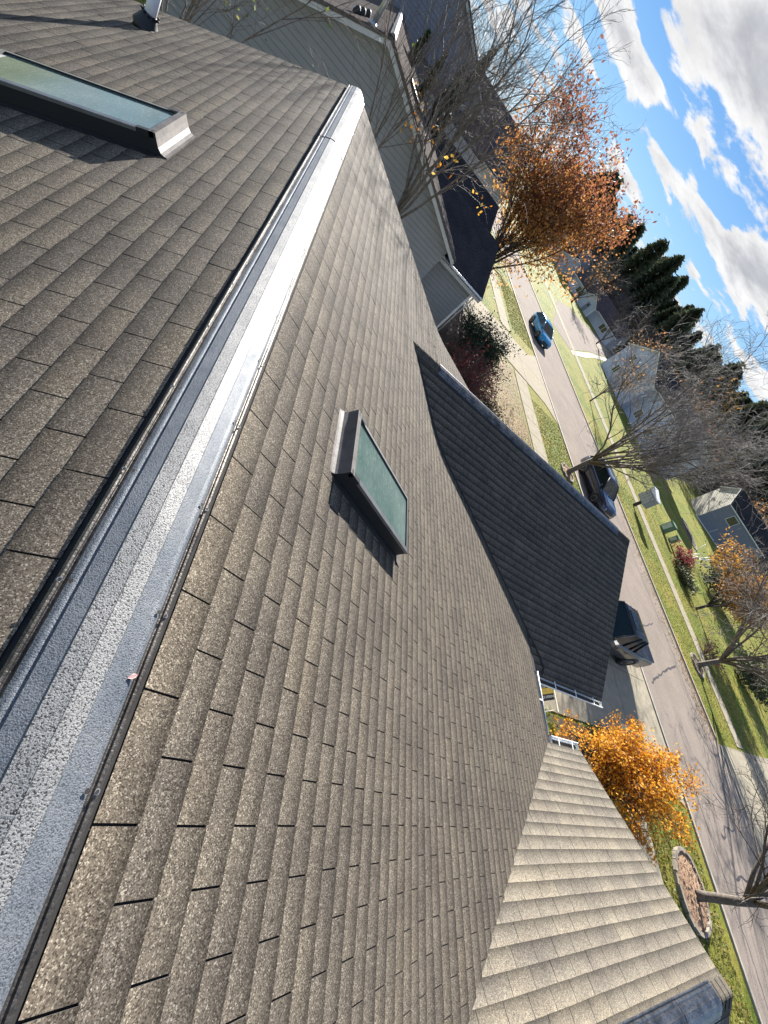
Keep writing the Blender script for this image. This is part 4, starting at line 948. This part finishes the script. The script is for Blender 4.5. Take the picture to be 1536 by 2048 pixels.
# ridge vent, chimney pipe and small vent caps on its roof
nv = MB(); nv.hexa([(.1, 19.55, -.03), (.34, 19.55, -.03), (.34, 34, -.03), (.1, 34, -.03)], [(.19, 19.55, .05), (.25, 19.55, .05), (.25, 34, .05), (.19, 34, .05)]); nv.build('ridge_vent', M['vent'], nb)
np_ = MB(); b0 = Vector((-.42, 19.95, -.32)); np_.tube([b0 - Vector((0, 0, .1)), b0 + Vector((0, 0, 1.5))], [.085, .085], 14); npo = np_.build('flue_pipe', M['steel'], nb); q = MB(); q.tube([b0 - Vector((0, 0, .02)), b0 + Vector((0, 0, .03)), b0 + Vector((0, 0, .09))], [.15, .14, .09], 12); sub(q, 'collar', M['steel'], npo, nb)
for dx, dy in ((-1.0, 20.7), (-.86, 21.0), (-.72, 21.4)):
    z0 = -.04 - .439 * (.22 - dx); q = MB(); q.tube([(dx, dy, z0 - .02), (dx, dy, z0 + .04), (dx + .01, dy, z0 + .13), (dx + .02, dy - .04, z0 + .2)], [.12, .13, .10, .05], 9); cp = q.build('vent_cap', M['rubber'], nb); q = MB(); q.tube([(dx - .1, dy + .02, z0 + .03), (dx - .09, dy + .02, z0 + .12)], [.03, .02], 6); sub(q, 'cap_highlight', M['trim'], cp, nb)  # white stub on each cap: a highlight put in as a part
# skylight-like dark hatch on the neighbour roof
q = MB(); q.hexa([(1.5, 22.0, -.62), (2.3, 22.0, -.97), (2.3, 22.5, -.97), (1.5, 22.5, -.62)], [(1.52, 22.0, -.48), (2.32, 22.0, -.84), (2.32, 22.5, -.84), (1.52, 22.5, -.48)]); q.build('skylight', M['sky_black'], nb)

h3 = world_root('grey_house', 'tall dark grey house behind the narrow evergreens, its gable against the sky', 'house', (0, 44, G))
gable(h3, 'y', 37, 52, -.3, 7.4, .55, 4.2, G, .4, M['siding_slate'], M['roof_dark'], seed=11, gableboards=.2)
gable(h3, 'x', 2, 8.9, 40.5, 4.5, -1.1, .75, G, .4, M['siding_light'], M['roof_brown'], seed=13, gableboards=.2)
gable(h3, 'x', 3, 14.8, 50, 6.0, -1.4, 1.62, G, .4, M['siding_light'], M['roof_plum'], seed=15, gableboards=.2)
# pale gable house across the street
h4 = world_root('gable_house', 'pale blue-grey house with a steep gable behind the bare street tree', 'house', (60, 58, G))
gable(h4, 'x', 54.2, 68, 60.6, 6.2, -.8, 2.1, G, .35, M['siding_blue'], M['roof_dark'], seed=21, trim=M['trim'], gableboards=.2)
gable(h4, 'y', 44.5, 56, 60, 4.6, -.6, 1.7, G, .35, M['siding_blue'], M['roof_dark'], seed=22, trim=M['trim'], gableboards=.2)
for y_, z_ in ((63, -1.6), (58.4, -1.6), (63, -4.2), (58.4, -4.2)): window(h4, (54.52, y_, z_), (0, 1, 0), 1.3, 1.4, (-1, 0, 0), M['trim'])
for y_, z_ in ((48, -4.4), (52.4, -4.4)): window(h4, (55.72, y_, z_), (0, 1, 0), 1.4, 1.4, (-1, 0, 0), M['trim'])
# brown roofed bungalow down the side street (local axes: ridge along y, front on -x)
h5 = local_root('bungalow', 'bungalow with a long brown roof, lit end gable and small white porch gable', 'house', (69.8, 102.5, G), R(39.7))
gable(h5, 'y', -9.6, 9.6, 0, 5.5, 2.75, 5.6, 0, .5, M['siding_light'], M['roof_plum'], seed=31, trim=M['trim'], gableboards=.25)
gable(h5, 'x', -8.2, -.5, 1.0, 2.5, 2.55, 4.2, 0, .4, M['siding_light'], M['roof_plum'], seed=32, trim=M['trim'], gableboards=.25)
dr = MB(); dr.box(-7.88, -7.82, .1, 1.1, .05, 2.15); d_o = dr.build('door', M['siding_slate'], h5)
wr = MB(); wr.disc((-7.895, .6, 1.6), .25, (-1, 0, 0), 14); sub(wr, 'wreath', M['leaf_olive'], d_o, h5)
window(h5, (-5.02, 5.5, 1.5), (0, 1, 0), 2.2, 1.4, (-1, 0, 0), M['trim']); window(h5, (-5.02, -5.4, 1.5), (0, 1, 0), 2.0, 1.4, (-1, 0, 0), M['trim'])
for y_ in (-1.3, 3.3):
    pm = MB(); pm.box(-8.15, -7.97, y_ - .09, y_ + .09, 0, 2.35); pm.build('porch_post', M['trim'], h5)
# house behind the rust tree
h6 = world_root('far_house', 'grey two-storey house half hidden behind the rust tree, one window showing', 'house', (62, 125, G))
gable(h6, 'y', 118, 134, 64, 6.5, -1.0, 1.6, G, .4, M['siding_light'], M['roof_dark'], seed=41, trim=M['trim'], gableboards=.25)
gable(h6, 'y', 112, 117.8, 60.5, 4.5, -3.0, -1.2, G, .4, M['siding_light'], M['roof_dark'], seed=42, trim=M['trim'], gableboards=.25)
window(h6, (63.2, 118.36, -2.0), (1, 0, 0), 1.8, 1.4, (0, -1, 0), M['trim'])
# slate house with the sunlit cream gable (local axes: ridge along x, lit gable on the x = 0 end)
h7 = local_root('slate_house', 'slate house with a sunlit cream end gable and one framed window', 'house', (80, 46, G), R(-25.5))
gable(h7, 'x', -.25, 13, 2.9, 3.15, 5.3, 7.7, 0, .25, M['siding_slate'], M['roof_dark'], seed=51, trim=M['trim'], gableboards=.25, endmat=M['siding_cream'])
window(h7, (3.4, -.015, 4.0), (1, 0, 0), 1.9, 1.5, (0, -1, 0), M['trim'], 1)
sk = MB(); sk.box(-.02, 12.8, -.06, -.016, .0, .12); sk.box(4.0, 4.06, -.05, -.016, .13, 1.6); sk.build('skirting', M['trim'], h7)

# ------------------------------------------------------------------ vehicles (built facing local +x, wheels on z = 0)
def loft(mb, rings, m=0, smooth=True, close=True):
    k = len(rings[0]); v = [p for r_ in rings for p in r_]
    f = [(i * k + j, (i + 1) * k + j, (i + 1) * k + (j + 1) % k, i * k + (j + 1) % k) for i in range(len(rings) - 1) for j in range(k)]
    f += [tuple(range(k)), tuple(range((len(rings) - 1) * k, len(rings) * k))[::-1]]
    mb.add(v, f, m, smooth)
def wheel(root, x, y, r, wd=.22):
    sg = 1 if y > 0 else -1; T, Rm = MB(), MB(); n = 22
    prof = [(r * .62, wd * .42), (r * .93, wd * .5), (r, wd * .38), (r, -wd * .38), (r * .93, -wd * .5), (r * .62, -wd * .42)]
    rings = [[(x + q * math.cos(a), y + d, r + q * math.sin(a)) for q, d in prof] for a in [6.2832 * i / n for i in range(n)]]; k = len(prof)
    T.add([p for r_ in rings for p in r_], [(i * k + j, ((i + 1) % n) * k + j, ((i + 1) % n) * k + (j + 1) % k, i * k + (j + 1) % k) for i in range(n) for j in range(k)], 0, True)
    w = T.build('wheel', M['tyre'], root); yo = y + sg * wd * .36
    Rm.disc((x, yo - sg * .03, r), r * .62, (0, sg, 0), 22, 1)
    for i in range(5):
        a = 6.2832 * i / 5; u = Vector((math.cos(a), 0, math.sin(a))); t = Vector((-math.sin(a), 0, math.cos(a))); c = Vector((x, yo, r)); q = [c + t * .035, c - t * .035, c + u * r * .58 - t * .05, c + u * r * .58 + t * .05]; Rm.hexa([p - Vector((0, sg * .02, 0)) for p in q], q, 0)
    Rm.tube([(x + r * .6 * math.cos(a), yo, r + r * .6 * math.sin(a)) for a in [6.2832 * i / 20 for i in range(21)]], [.018] * 21, 5, 0, False); Rm.disc((x, yo + sg * .004, r), .055, (0, sg, 0), 12, 0)
    ri = Rm.build('rim', [M['rim'], M['plastic']], None); ri.parent = w; ri.location = (0, 0, 0); return w
def vehicle(name, label, loc, rz, S, paint_m, W, green, belt, roof_z, wb, r, kind):
    """S: [(x, top z, half-width factor)] rear to front; green: side profile of the cabin (base rear, roof rear, roof front, base front)"""
    o = local_root(name, label, 'car' if kind != 'pickup' else 'pickup truck', loc, rz); hw = W / 2; B = MB(); rings = []
    for x, zt, wf in S:
        w = hw * wf; zl_ = .24
        half = [(w * .88, zl_), (w * .985, zl_ + .12), (w, .52 * zt + .1), (w * .985, zt - .16), (w * .94, zt - .045), (w * .82, zt), (w * .35, zt + .02)]
        rings.append([(x, a, b_) for a, b_ in half] + [(x, -a, b_) for a, b_ in half[::-1]])
    loft(B, rings); body = B.build('body', paint_m, o)
    # cabin
    xr, xrr, xrf, xf = green; wb_, wt = hw * .93, hw * .74
    Gs = MB(); lo = [(xr, wb_ * .96, belt), (xf, wb_ * .96, belt), (xf, -wb_ * .96, belt), (xr, -wb_ * .96, belt)]; hi = [(xrr, wt, roof_z), (xrf, wt, roof_z), (xrf, -wt, roof_z), (xrr, -wt, roof_z)]
    Gs.hexa(lo, hi); Gs.build('windows', M['carglass'], o)
    Rf = MB(); n_ = 5; rr_ = []
    for i in range(n_ + 1):
        f = i / n_; x = xrr - .06 + (xrf - xrr + .10) * f; dz = .045 * math.sin(math.pi * min(1, max(0, f))) + .012
        rr_.append([(x, wt + .02, roof_z - .03), (x, wt * .93, roof_z + dz * .7), (x, wt * .5, roof_z + dz), (x, -wt * .5, roof_z + dz), (x, -wt * .93, roof_z + dz * .7), (x, -wt - .02, roof_z - .03)])
    loft(Rf, rr_); Rf.build('roof', paint_m, o)
    Pl = MB()
    for sg in (1, -1):
        A, Bq, C, D = [Vector((p[0], p[1] * sg, p[2])) for p in (lo[0], hi[0], hi[1], lo[1])]; up = Vector((0, sg * .012, .004))
        for a, b_ in ((A, Bq), (D, C), (A.lerp(D, .47), Bq.lerp(C, .47))) + (((A.lerp(D, .2), Bq.lerp(C, .17)),) if kind != 'sedan' else ()): Pl.tube([a + up, b_ + up], [.042, .034], 5)
    Pl.build('pillars', paint_m if kind != 'suv' else M['plastic'], o)
    # arches, wheels
    A = MB()
    for x in (wb / 2, -wb / 2):
        for sg in (1, -1): A.tube([(x, sg * (hw - .10), r + .02), (x, sg * (hw + .008), r + .02)], [r * 1.2, r * 1.2], 22)
    A.build('wheel_arches', M['plastic'], o)
    for x in (wb / 2, -wb / 2):
        for sg in (1, -1): wheel(o, x, sg * (hw - .085), r)
    sx, fx = S[0][0], S[-1][0]; zf = S[-2][1]; zr = S[1][1]
    for sg in (1, -1):
        H = MB(); y0, y1 = sg * hw * .52, sg * hw * .86; x0 = fx - .02; H.hexa([(x0 - .12, y1, zf - .30), (x0 + .035, y0, zf - .30), (x0 + .025, y0, zf - .14), (x0 - .14, y1, zf - .12)], [(x0 - .2, y1, zf - .30), (x0 - .2, y0, zf - .30), (x0 - .2, y0, zf - .14), (x0 - .2, y1, zf - .12)]); H.build('headlight', M['lamp'], o)
        T = MB(); x0 = sx + .02; T.hexa([(x0 + .1, y1, zr - .34), (x0 - .03, y0 * 1.2, zr - .34), (x0 - .02, y0 * 1.2, zr - .14), (x0 + .1, y1, zr - .12)], [(x0 + .2, y1, zr - .34), (x0 + .2, y0, zr - .34), (x0 + .2, y0, zr - .14), (x0 + .2, y1, zr - .12)]); T.build('tail_light', M['lampred'], o)
        Mi = MB(); mx = xf - .32 * (1 if kind != 'pickup' else 1); yy = sg * hw; Mi.hexa([(mx - .06, yy * .9, belt + .03), (mx + .08, yy * .9, belt + .03), (mx + .06, yy * 1.13, belt + .05), (mx - .05, yy * 1.13, belt + .05)], [(mx - .06, yy * .93, belt + .12), (mx + .06, yy * .93, belt + .13), (mx + .04, yy * 1.12, belt + .19), (mx - .05, yy * 1.12, belt + .19)]); Mi.build('mirror', M['chrome'] if kind == 'pickup' else paint_m, o)
    Gr = MB(); Gr.box(fx - .1, fx + .025, -hw * .45, hw * .45, zf - .32, zf - .16); Gr.box(fx - .1, fx + .03, -hw * .7, hw * .7, .28, .42); Gr.build('grille', M['plastic'], o)
    Bp = MB(); Bp.box(sx - .03, sx + .1, -hw * .8, hw * .8, .34, .50); Bp.build('rear_bumper', M['chrome'] if kind == 'pickup' else M['plastic'], o)
    dl = MB()
    for sg in (1, -1):
        for x in ((xr + xf) / 2 + .02, xf - .18, xr + .3): dl.box(x - .006, x + .006, sg * (hw - .012) - .01, sg * (hw - .012) + .012, .34, belt - .14)
        for x in ((xr + xf) / 2 + .22, xr + .5): dl.box(x - .09, x + .09, sg * hw - .012, sg * hw + .018, belt - .22, belt - .19)
    dl.build('door_seams', M['plastic'], o)
    return o
suvS = [(-2.38, .80, .86), (-2.3, 1.0, .93), (-1.6, 1.04, 1), (-.4, 1.03, 1), (.8, 1.02, 1), (1.2, 1.02, .99), (1.9, .97, .95), (2.25, .90, .88), (2.38, .70, .80)]
suv = vehicle('parked_car', 'dark navy estate car parked at the kerb beside the bare street tree', (25.35, 19.5, G - .01), R(-90), suvS, M['navy'], 1.9, (-2.2, -1.75, .25, 1.05), 1.0, 1.68, 2.82, .36, 'suv')
for sg in (1, -1):
    rl = MB(); rl.tube([(-1.6, sg * .62, 1.74), (-1.5, sg * .62, 1.78), (.1, sg * .62, 1.78), (.2, sg * .62, 1.74)], [.018] * 4, 6); rl.build('roof_rail', M['rim'], suv)
sedS = [(-2.3, .74, .80), (-2.2, .94, .90), (-1.5, .98, .98), (-.4, .95, 1), (.8, .94, 1), (1.2, .94, .98), (1.8, .86, .94), (2.15, .76, .86), (2.3, .60, .76)]
vehicle('parked_car', 'bright blue hatchback parked down the street', (25.0, 40.1, G - .01), R(-90), sedS, M['blue'], 1.82, (-2.1, -1.45, .15, 1.15), .92, 1.48, 2.85, .33, 'sedan')
pkS = [(-2.95, .95, .94), (-2.9, 1.12, .99), (-1.5, 1.13, 1), (-.9, 1.13, 1), (.6, 1.13, 1), (1.6, 1.12, 1), (2.3, 1.08, .97), (2.8, 1.0, .92), (2.95, .75, .86)]
pk = vehicle('pickup_truck', 'dark blue pickup truck with a black bed cover standing on our driveway', (19.15, 7.2, G + .012), R(180), pkS, M['black'], 1.96, (-.85, -.55, .75, 1.5), 1.1, 1.86, 3.5, .40, 'pickup')
tc = MB(); tc.hexa([(-2.9, -.9, 1.15), (-.95, -.9, 1.15), (-.95, .9, 1.15), (-2.9, .9, 1.15)], [(-2.88, -.88, 1.2), (-.97, -.88, 1.2), (-.97, .88, 1.2), (-2.88, .88, 1.2)])
for x in (-2.3, -1.62): tc.box(x - .015, x + .015, -.88, .88, 1.2, 1.208)
tc.build('bed_cover', M['vinyl'], pk)
sr = MB(); sr.box(-.1, .55, -.42, .42, 1.9, 1.925); sr.build('sunroof', M['carglass'], pk)

# ------------------------------------------------------------------ smaller things
mk = world_root('mail_kiosk', 'grey metal mail kiosk with a white sloped cap on one dark post', 'mail kiosk', (36.4, 24.3, G))
q = MB(); q.box(36.3, 36.5, 24.18, 24.42, G - .05, G + .75); q.build('post', M['post'], mk)
q = MB(); q.box(36.0, 36.75, 23.65, 24.95, G + .75, G + 1.85); bx = q.build('box', M['box_grey'], mk)
q = MB(); rr = random.Random(3)
for k in range(4):
    for j in range(3): q.box(35.985, 35.998, 23.75 + k * .3, 23.99 + k * .3, G + .82 + j * .33, G + 1.1 + j * .33)
    q.box(35.978, 35.984, 23.84 + k * .3, 23.92 + k * .3, G + 1.45, G + 1.5)
sub(q, 'compartment_doors', M['trim_grey'], bx, mk)
q = MB(); q.hexa([(35.9, 23.55, G + 1.87), (36.85, 23.55, G + 1.87), (36.85, 25.05, G + 1.87), (35.9, 25.05, G + 1.87)], [(35.95, 23.6, G + 1.95), (36.8, 23.6, G + 1.95), (36.8, 25.0, G + 2.25), (35.95, 25.0, G + 2.25)]); q.build('cap', M['trim'], mk)
for (x, y, w_, h_, lab) in ((44.6, 25.6, .75, 1.15, 'taller green utility cabinet with a pale door on the far lawn'), (45.6, 24.6, .5, .85, 'shorter green utility cabinet next to the taller one on the far lawn')):
    u = world_root('utility_cabinet', lab, 'utility box', (x, y, G)); q = MB(); q.box(x - w_ / 2, x + w_ / 2, y - w_ * .5, y + w_ * .5, G, G + h_); b_ = q.build('cabinet', M['green_paint'], u)
    q = MB(); q.box(x - w_ / 2 - .03, x - w_ / 2 - .002, y - w_ * .38, y + w_ * .38, G + .15, G + h_ - .1); d_ = q.build('door', M['pale_green'], u); q = MB(); q.box(x - w_ / 2 - .05, x - w_ / 2 - .031, y + w_ * .22, y + w_ * .28, G + h_ * .5, G + h_ * .62); sub(q, 'handle', M['plastic'], d_, u)
    q = MB(); q.hexa([(x - w_ / 2 - .05, y - w_ / 2 - .05, G + h_ + .002), (x + w_ / 2 + .05, y - w_ / 2 - .05, G + h_ + .002), (x + w_ / 2 + .05, y + w_ / 2 + .05, G + h_ + .002), (x - w_ / 2 - .05, y + w_ / 2 + .05, G + h_ + .002)], [(x - w_ / 2, y - w_ / 2, G + h_ + .08), (x + w_ / 2, y - w_ / 2, G + h_ + .08), (x + w_ / 2, y + w_ / 2, G + h_ + .08), (x - w_ / 2, y + w_ / 2, G + h_ + .08)]); q.build('lid', M['green_paint'], u)
q = MB(); q.tube([(48.2, 23.2, G - .1), (48.2, 23.2, G + 1.25)], [.07, .065], 10); q.tube([(48.2, 23.2, G + 1.25), (48.2, 23.2, G + 1.32)], [.09, .04], 10); o = q.build('marker_post', M['post']); tag(o, 'short dark marker post on the far lawn beyond the utility cabinets', 'post')
bed('planting_bed', 'long oval planting bed with pale stone edge on the lawn of the slate house', 'flower bed', 0, 0, 1, M['mulch'], M['stone_edge'], n=24, seed=5)
o = bpy.data.objects['planting_bed.002'] if 'planting_bed.002' in bpy.data.objects else None
if o is not None: o.location = (61, 33, 0); o.scale = (1.3, 2.9, 1); o.rotation_euler = (0, 0, R(-22)); o.name = 'oval_flower_bed'
wf = local_root('garden_frame', 'heap of white frame tubes leaning by the dark hedge', 'frame', (54, 26.2, G)); q = MB(); rr = random.Random(9)
for k in range(9):
    a = rr.uniform(-.6, .9); x, y = rr.uniform(-.9, .9), rr.uniform(-.9, .9); q.tube([(x, y, .05), (x + rr.uniform(-.8, .8), y + rr.uniform(-1.2, 1.2), rr.uniform(.9, 2.1))], [.035, .035], 6)
q.build('tubes', M['white_pipe'], wf)

# banner sign lying on its side in the porch bed, its lettering running upward
sg = world_root('yard_sign', 'yellow and navy yard sign with white lettering in a cream frame behind the gutter', 'sign', (12.6, 3.3, -5.45))
q = MB(); q.box(12.60, 12.615, 3.10, 3.50, -5.72, -5.20); pn = q.build('panel', M['sign_navy'], sg)
q = MB(); q.box(12.592, 12.598, 3.285, 3.455, -5.72, -5.21); q.box(12.592, 12.598, 3.465, 3.49, -5.58, -5.44); sub(q, 'yellow_band', M['sign_yellow'], pn, sg)
q = MB()
for (y0, z0, y1, z1) in ((3.33, -5.50, 3.41, -5.45), (3.33, -5.40, 3.41, -5.45), (3.35, -5.54, 3.39, -5.50)): 
    q.hexa([(12.588, y0 - .008, z0), (12.588, y0 + .008, z0 + .012), (12.588, y1 + .008, z1 + .012), (12.588, y1 - .008, z1)], [(12.591, y0 - .008, z0), (12.591, y0 + .008, z0 + .012), (12.591, y1 + .008, z1 + .012), (12.591, y1 - .008, z1)])
sub(q, 'emblem', M['siding_cream'], pn, sg)
cu = bpy.data.curves.new('lettering', 'FONT'); cu.body = 'WOLVERINE'; cu.size = .105; cu.extrude = .002; cu.align_x = 'LEFT'
tx = bpy.data.objects.new('lettering', cu); COL.objects.link(tx); cu.materials.append(M['sign_white']); tx.parent = pn
tx.matrix_local = Matrix(((0, 0, -1, 12.589 - 12.6), (0, 1, 0, 3.165 - 3.3), (1, 0, 0, -5.715 + 5.45), (0, 0, 0, 1)))
tx.scale = (.92, 1, 1)
bpy.context.view_layer.update()
me = bpy.data.meshes.new_from_object(tx.evaluated_get(bpy.context.evaluated_depsgraph_get())); lt = bpy.data.objects.new('lettering', me); COL.objects.link(lt)
lt.parent = pn; lt.matrix_local = tx.matrix_local.copy(); bpy.data.objects.remove(tx); lt.name = 'lettering'
q = MB(); q.box(12.58, 12.63, 3.505, 3.535, -5.72, -5.17); q.box(12.58, 12.63, 2.75, 3.503, -5.195, -5.165); q.tube([(12.6, 2.8, -5.18), (12.6, 2.8, G)], [.014, .014], 6); q.tube([(12.6, 3.5, -5.7), (12.6, 3.5, G)], [.014, .014], 6); q.build('frame', M['cream_wood'], sg)
# crumpled tarp
q = MB(); n_ = 12; rr = random.Random(2); pts = [[Vector((11.7 + .085 * i, 2.0 + .085 * j, G + .02 + max(0, .42 * math.sin(math.pi * i / n_) * math.sin(math.pi * j / n_) * (1 + .5 * noise.noise(Vector((i * .5, j * .5, 1))))))) for j in range(n_ + 1)] for i in range(n_ + 1)]
k = n_ + 1; q.add([p for r_ in pts for p in r_], [(i * k + j, (i + 1) * k + j, (i + 1) * k + j + 1, i * k + j + 1) for i in range(n_) for j in range(n_)], 0, True); tag(q.build('tarp', M['blue_tarp']), 'crumpled blue tarp on the ground behind the main gutter', 'tarp')
def dryleaf(loc, s_, lab, m, name='dry_leaf', rz=0):
    q = MB(); P = [(-1, 0, .1), (-.4, .45, .25), (.3, .5, .2), (1, 0, .35), (.4, -.5, .3), (-.4, -.45, .1)]
    c, s0 = math.cos(rz), math.sin(rz); top = [(loc[0] + s_ * (x * c - y * s0), loc[1] + s_ * (x * s0 + y * c), loc[2] + s_ * z + .004) for x, y, z in P]; ctr = (loc[0], loc[1], loc[2] + s_ * .02)
    for i in range(6): q.face([ctr, top[i], top[(i + 1) % 6]])
    q.hexa([(x, y, z - .0015) for x, y, z in top], [(x, y, z - .0008) for x, y, z in top]); tag(q.build(name, m), lab, 'leaf')
dryleaf((.117, .27, -.022), .013, 'curled pinkish dry leaf resting on the near flange of the silver ridge vent', M['pink'], rz=.6)
dryleaf((15.4, 3.9, G + .02), .16, 'pinkish dry leaf on the shaded driveway beyond the garage gutter', M['pink'], rz=1)

# ------------------------------------------------------------------ sky, sun, camera
SUN = Vector((.276 * math.cos(R(22.3)), .961 * math.cos(R(22.3)), math.sin(R(22.3)))).normalized()
w = bpy.data.worlds.new('World'); sc.world = w; w.use_nodes = True; t = w.node_tree; bg = t.nodes['Background']
sky = N(t, 'ShaderNodeTexSky', sky_type='NISHITA'); sky.sun_disc = False; sky.sun_elevation = R(22.3); sky.sun_rotation = math.atan2(SUN.x, SUN.y); sky.air_density = 1.0; sky.dust_density = 0.0; sky.ozone_density = 1.2
co = N(t, 'ShaderNodeTexCoord').outputs['Generated']; sx = N(t, 'ShaderNodeSeparateXYZ'); t.links.new(co, sx.inputs[0])
zz = math_(t, 'MAXIMUM', sx.outputs[2], 0.0); den = math_(t, 'ADD', zz, .10)
px = math_(t, 'DIVIDE', sx.outputs[0], den); py = math_(t, 'DIVIDE', sx.outputs[1], den); cb = N(t, 'ShaderNodeCombineXYZ'); t.links.new(px, cb.inputs[0]); t.links.new(py, cb.inputs[1])
mp = N(t, 'ShaderNodeMapping'); mp.inputs['Location'].default_value = (CL_X, CL_Y, 0); t.links.new(cb.outputs[0], mp.inputs[0])
n1_ = noise_tex(t, 1.9, 9, .58, mp.outputs[0], .2)
cov = n1_.outputs['Fac']
for cx, cy, rad, amp in ((1.15, 2.2, 1.05, .34), (2.5, 2.7, .75, .28), (1.12, 3.5, .42, .22), (1.0, 4.5, .5, .13), (2.2, 4.75, .4, .15), (3.7, 3.2, .6, .15), (2.25, 3.3, .5, .2), (1.0, 6.3, .9, .08),
                         (1.55, 3.42, .3, -.22), (1.9, 4.05, .3, -.2), (2.75, 3.6, .35, -.12), (.9, 3.95, .25, -.14)):
    vd = N(t, 'ShaderNodeVectorMath', operation='DISTANCE'); t.links.new(cb.outputs[0], vd.inputs[0]); vd.inputs[1].default_value = (cx, cy, 0)
    mr = N(t, 'ShaderNodeMapRange', interpolation_type='SMOOTHSTEP'); mr.inputs['From Min'].default_value = 0; mr.inputs['From Max'].default_value = rad; mr.inputs['To Min'].default_value = amp; mr.inputs['To Max'].default_value = 0; t.links.new(vd.outputs['Value'], mr.inputs['Value'])
    cov = math_(t, 'ADD', cov, mr.outputs['Result'])
mask = N(t, 'ShaderNodeMapRange', interpolation_type='SMOOTHSTEP'); mask.inputs['From Min'].default_value = .52; mask.inputs['From Max'].default_value = .60; t.links.new(cov, mask.inputs['Value'])
core = N(t, 'ShaderNodeMapRange', interpolation_type='SMOOTHSTEP'); core.inputs['From Min'].default_value = .62; core.inputs['From Max'].default_value = .86; t.links.new(cov, core.inputs['Value'])
mp2 = N(t, 'ShaderNodeMapping'); mp2.inputs['Location'].default_value = (CL_X + .05, CL_Y - .16, 0); t.links.new(cb.outputs[0], mp2.inputs[0]); n3_ = noise_tex(t, 2.6, 6, .6, mp2.outputs[0])
shade = ramp(t, [(.36, (.62, .62, .62)), (.6, (1, 1, 1))]); t.links.new(n3_.outputs['Fac'], shade.inputs[0])
ccol = mixc(t, (CLW, CLW, CLW * 1.01), (CLW * .60, CLW * .62, CLW * .67), core.outputs['Result']); ccol = mixc(t, ccol, shade.outputs[0], .55, 'MULTIPLY')
clear = ramp(t, [(0, (7.2, 10.2, 13.2)), (.10, (4.4, 8.4, 13.4)), (.22, (2.3, 5.6, 11.5)), (.5, (1.2, 3.4, 8.4)), (1, (.9, 2.6, 6.8))]); t.links.new(zz, clear.inputs[0])
skc = mixc(t, sky.outputs[0], clear.outputs[0], .8)
fin = mixc(t, skc, ccol, mask.outputs['Result']); t.links.new(fin, bg.inputs['Color']); bg.inputs['Strength'].default_value = SKY
sl = bpy.data.lights.new('sun', 'SUN'); sl.energy = SUNE; sl.angle = R(.53); sl.color = (1, .965, .915); so = bpy.data.objects.new('sun', sl); COL.objects.link(so); so.rotation_euler = (-SUN).to_track_quat('-Z', 'Y').to_euler(); so.location = (0, 0, 60)
cam = bpy.data.cameras.new('camera'); cam.lens = 810.609 / 2048 * 36; cam.sensor_width = 36; cam.sensor_fit = 'AUTO'; cam.clip_start = .02; cam.clip_end = 2000
co_ = bpy.data.objects.new('camera', cam); COL.objects.link(co_)
RX, RY, RZ = (0.7408103497, 0.0466327433, 0.6700935853), (0.4303603703, -0.7988978971, -0.4201810345), (0.5157421618, 0.5996561826, -0.6119007152)
co_.matrix_world = Matrix(((RX[0], -RY[0], -RZ[0], -.1355), (RX[1], -RY[1], -RZ[1], 0), (RX[2], -RY[2], -RZ[2], 1.29), (0, 0, 0, 1)))
sc.camera = co_
sc.view_settings.view_transform = 'Standard'; sc.view_settings.look = 'None'; sc.view_settings.exposure = EXPO; sc.view_settings.gamma = 1
sc.cycles.max_bounces = 5; sc.cycles.diffuse_bounces = 3; sc.cycles.glossy_bounces = 3; sc.cycles.transparent_max_bounces = 4; sc.cycles.sample_clamp_indirect = 6
for ob in bpy.data.objects:
    if '_w' in ob: del ob['_w']
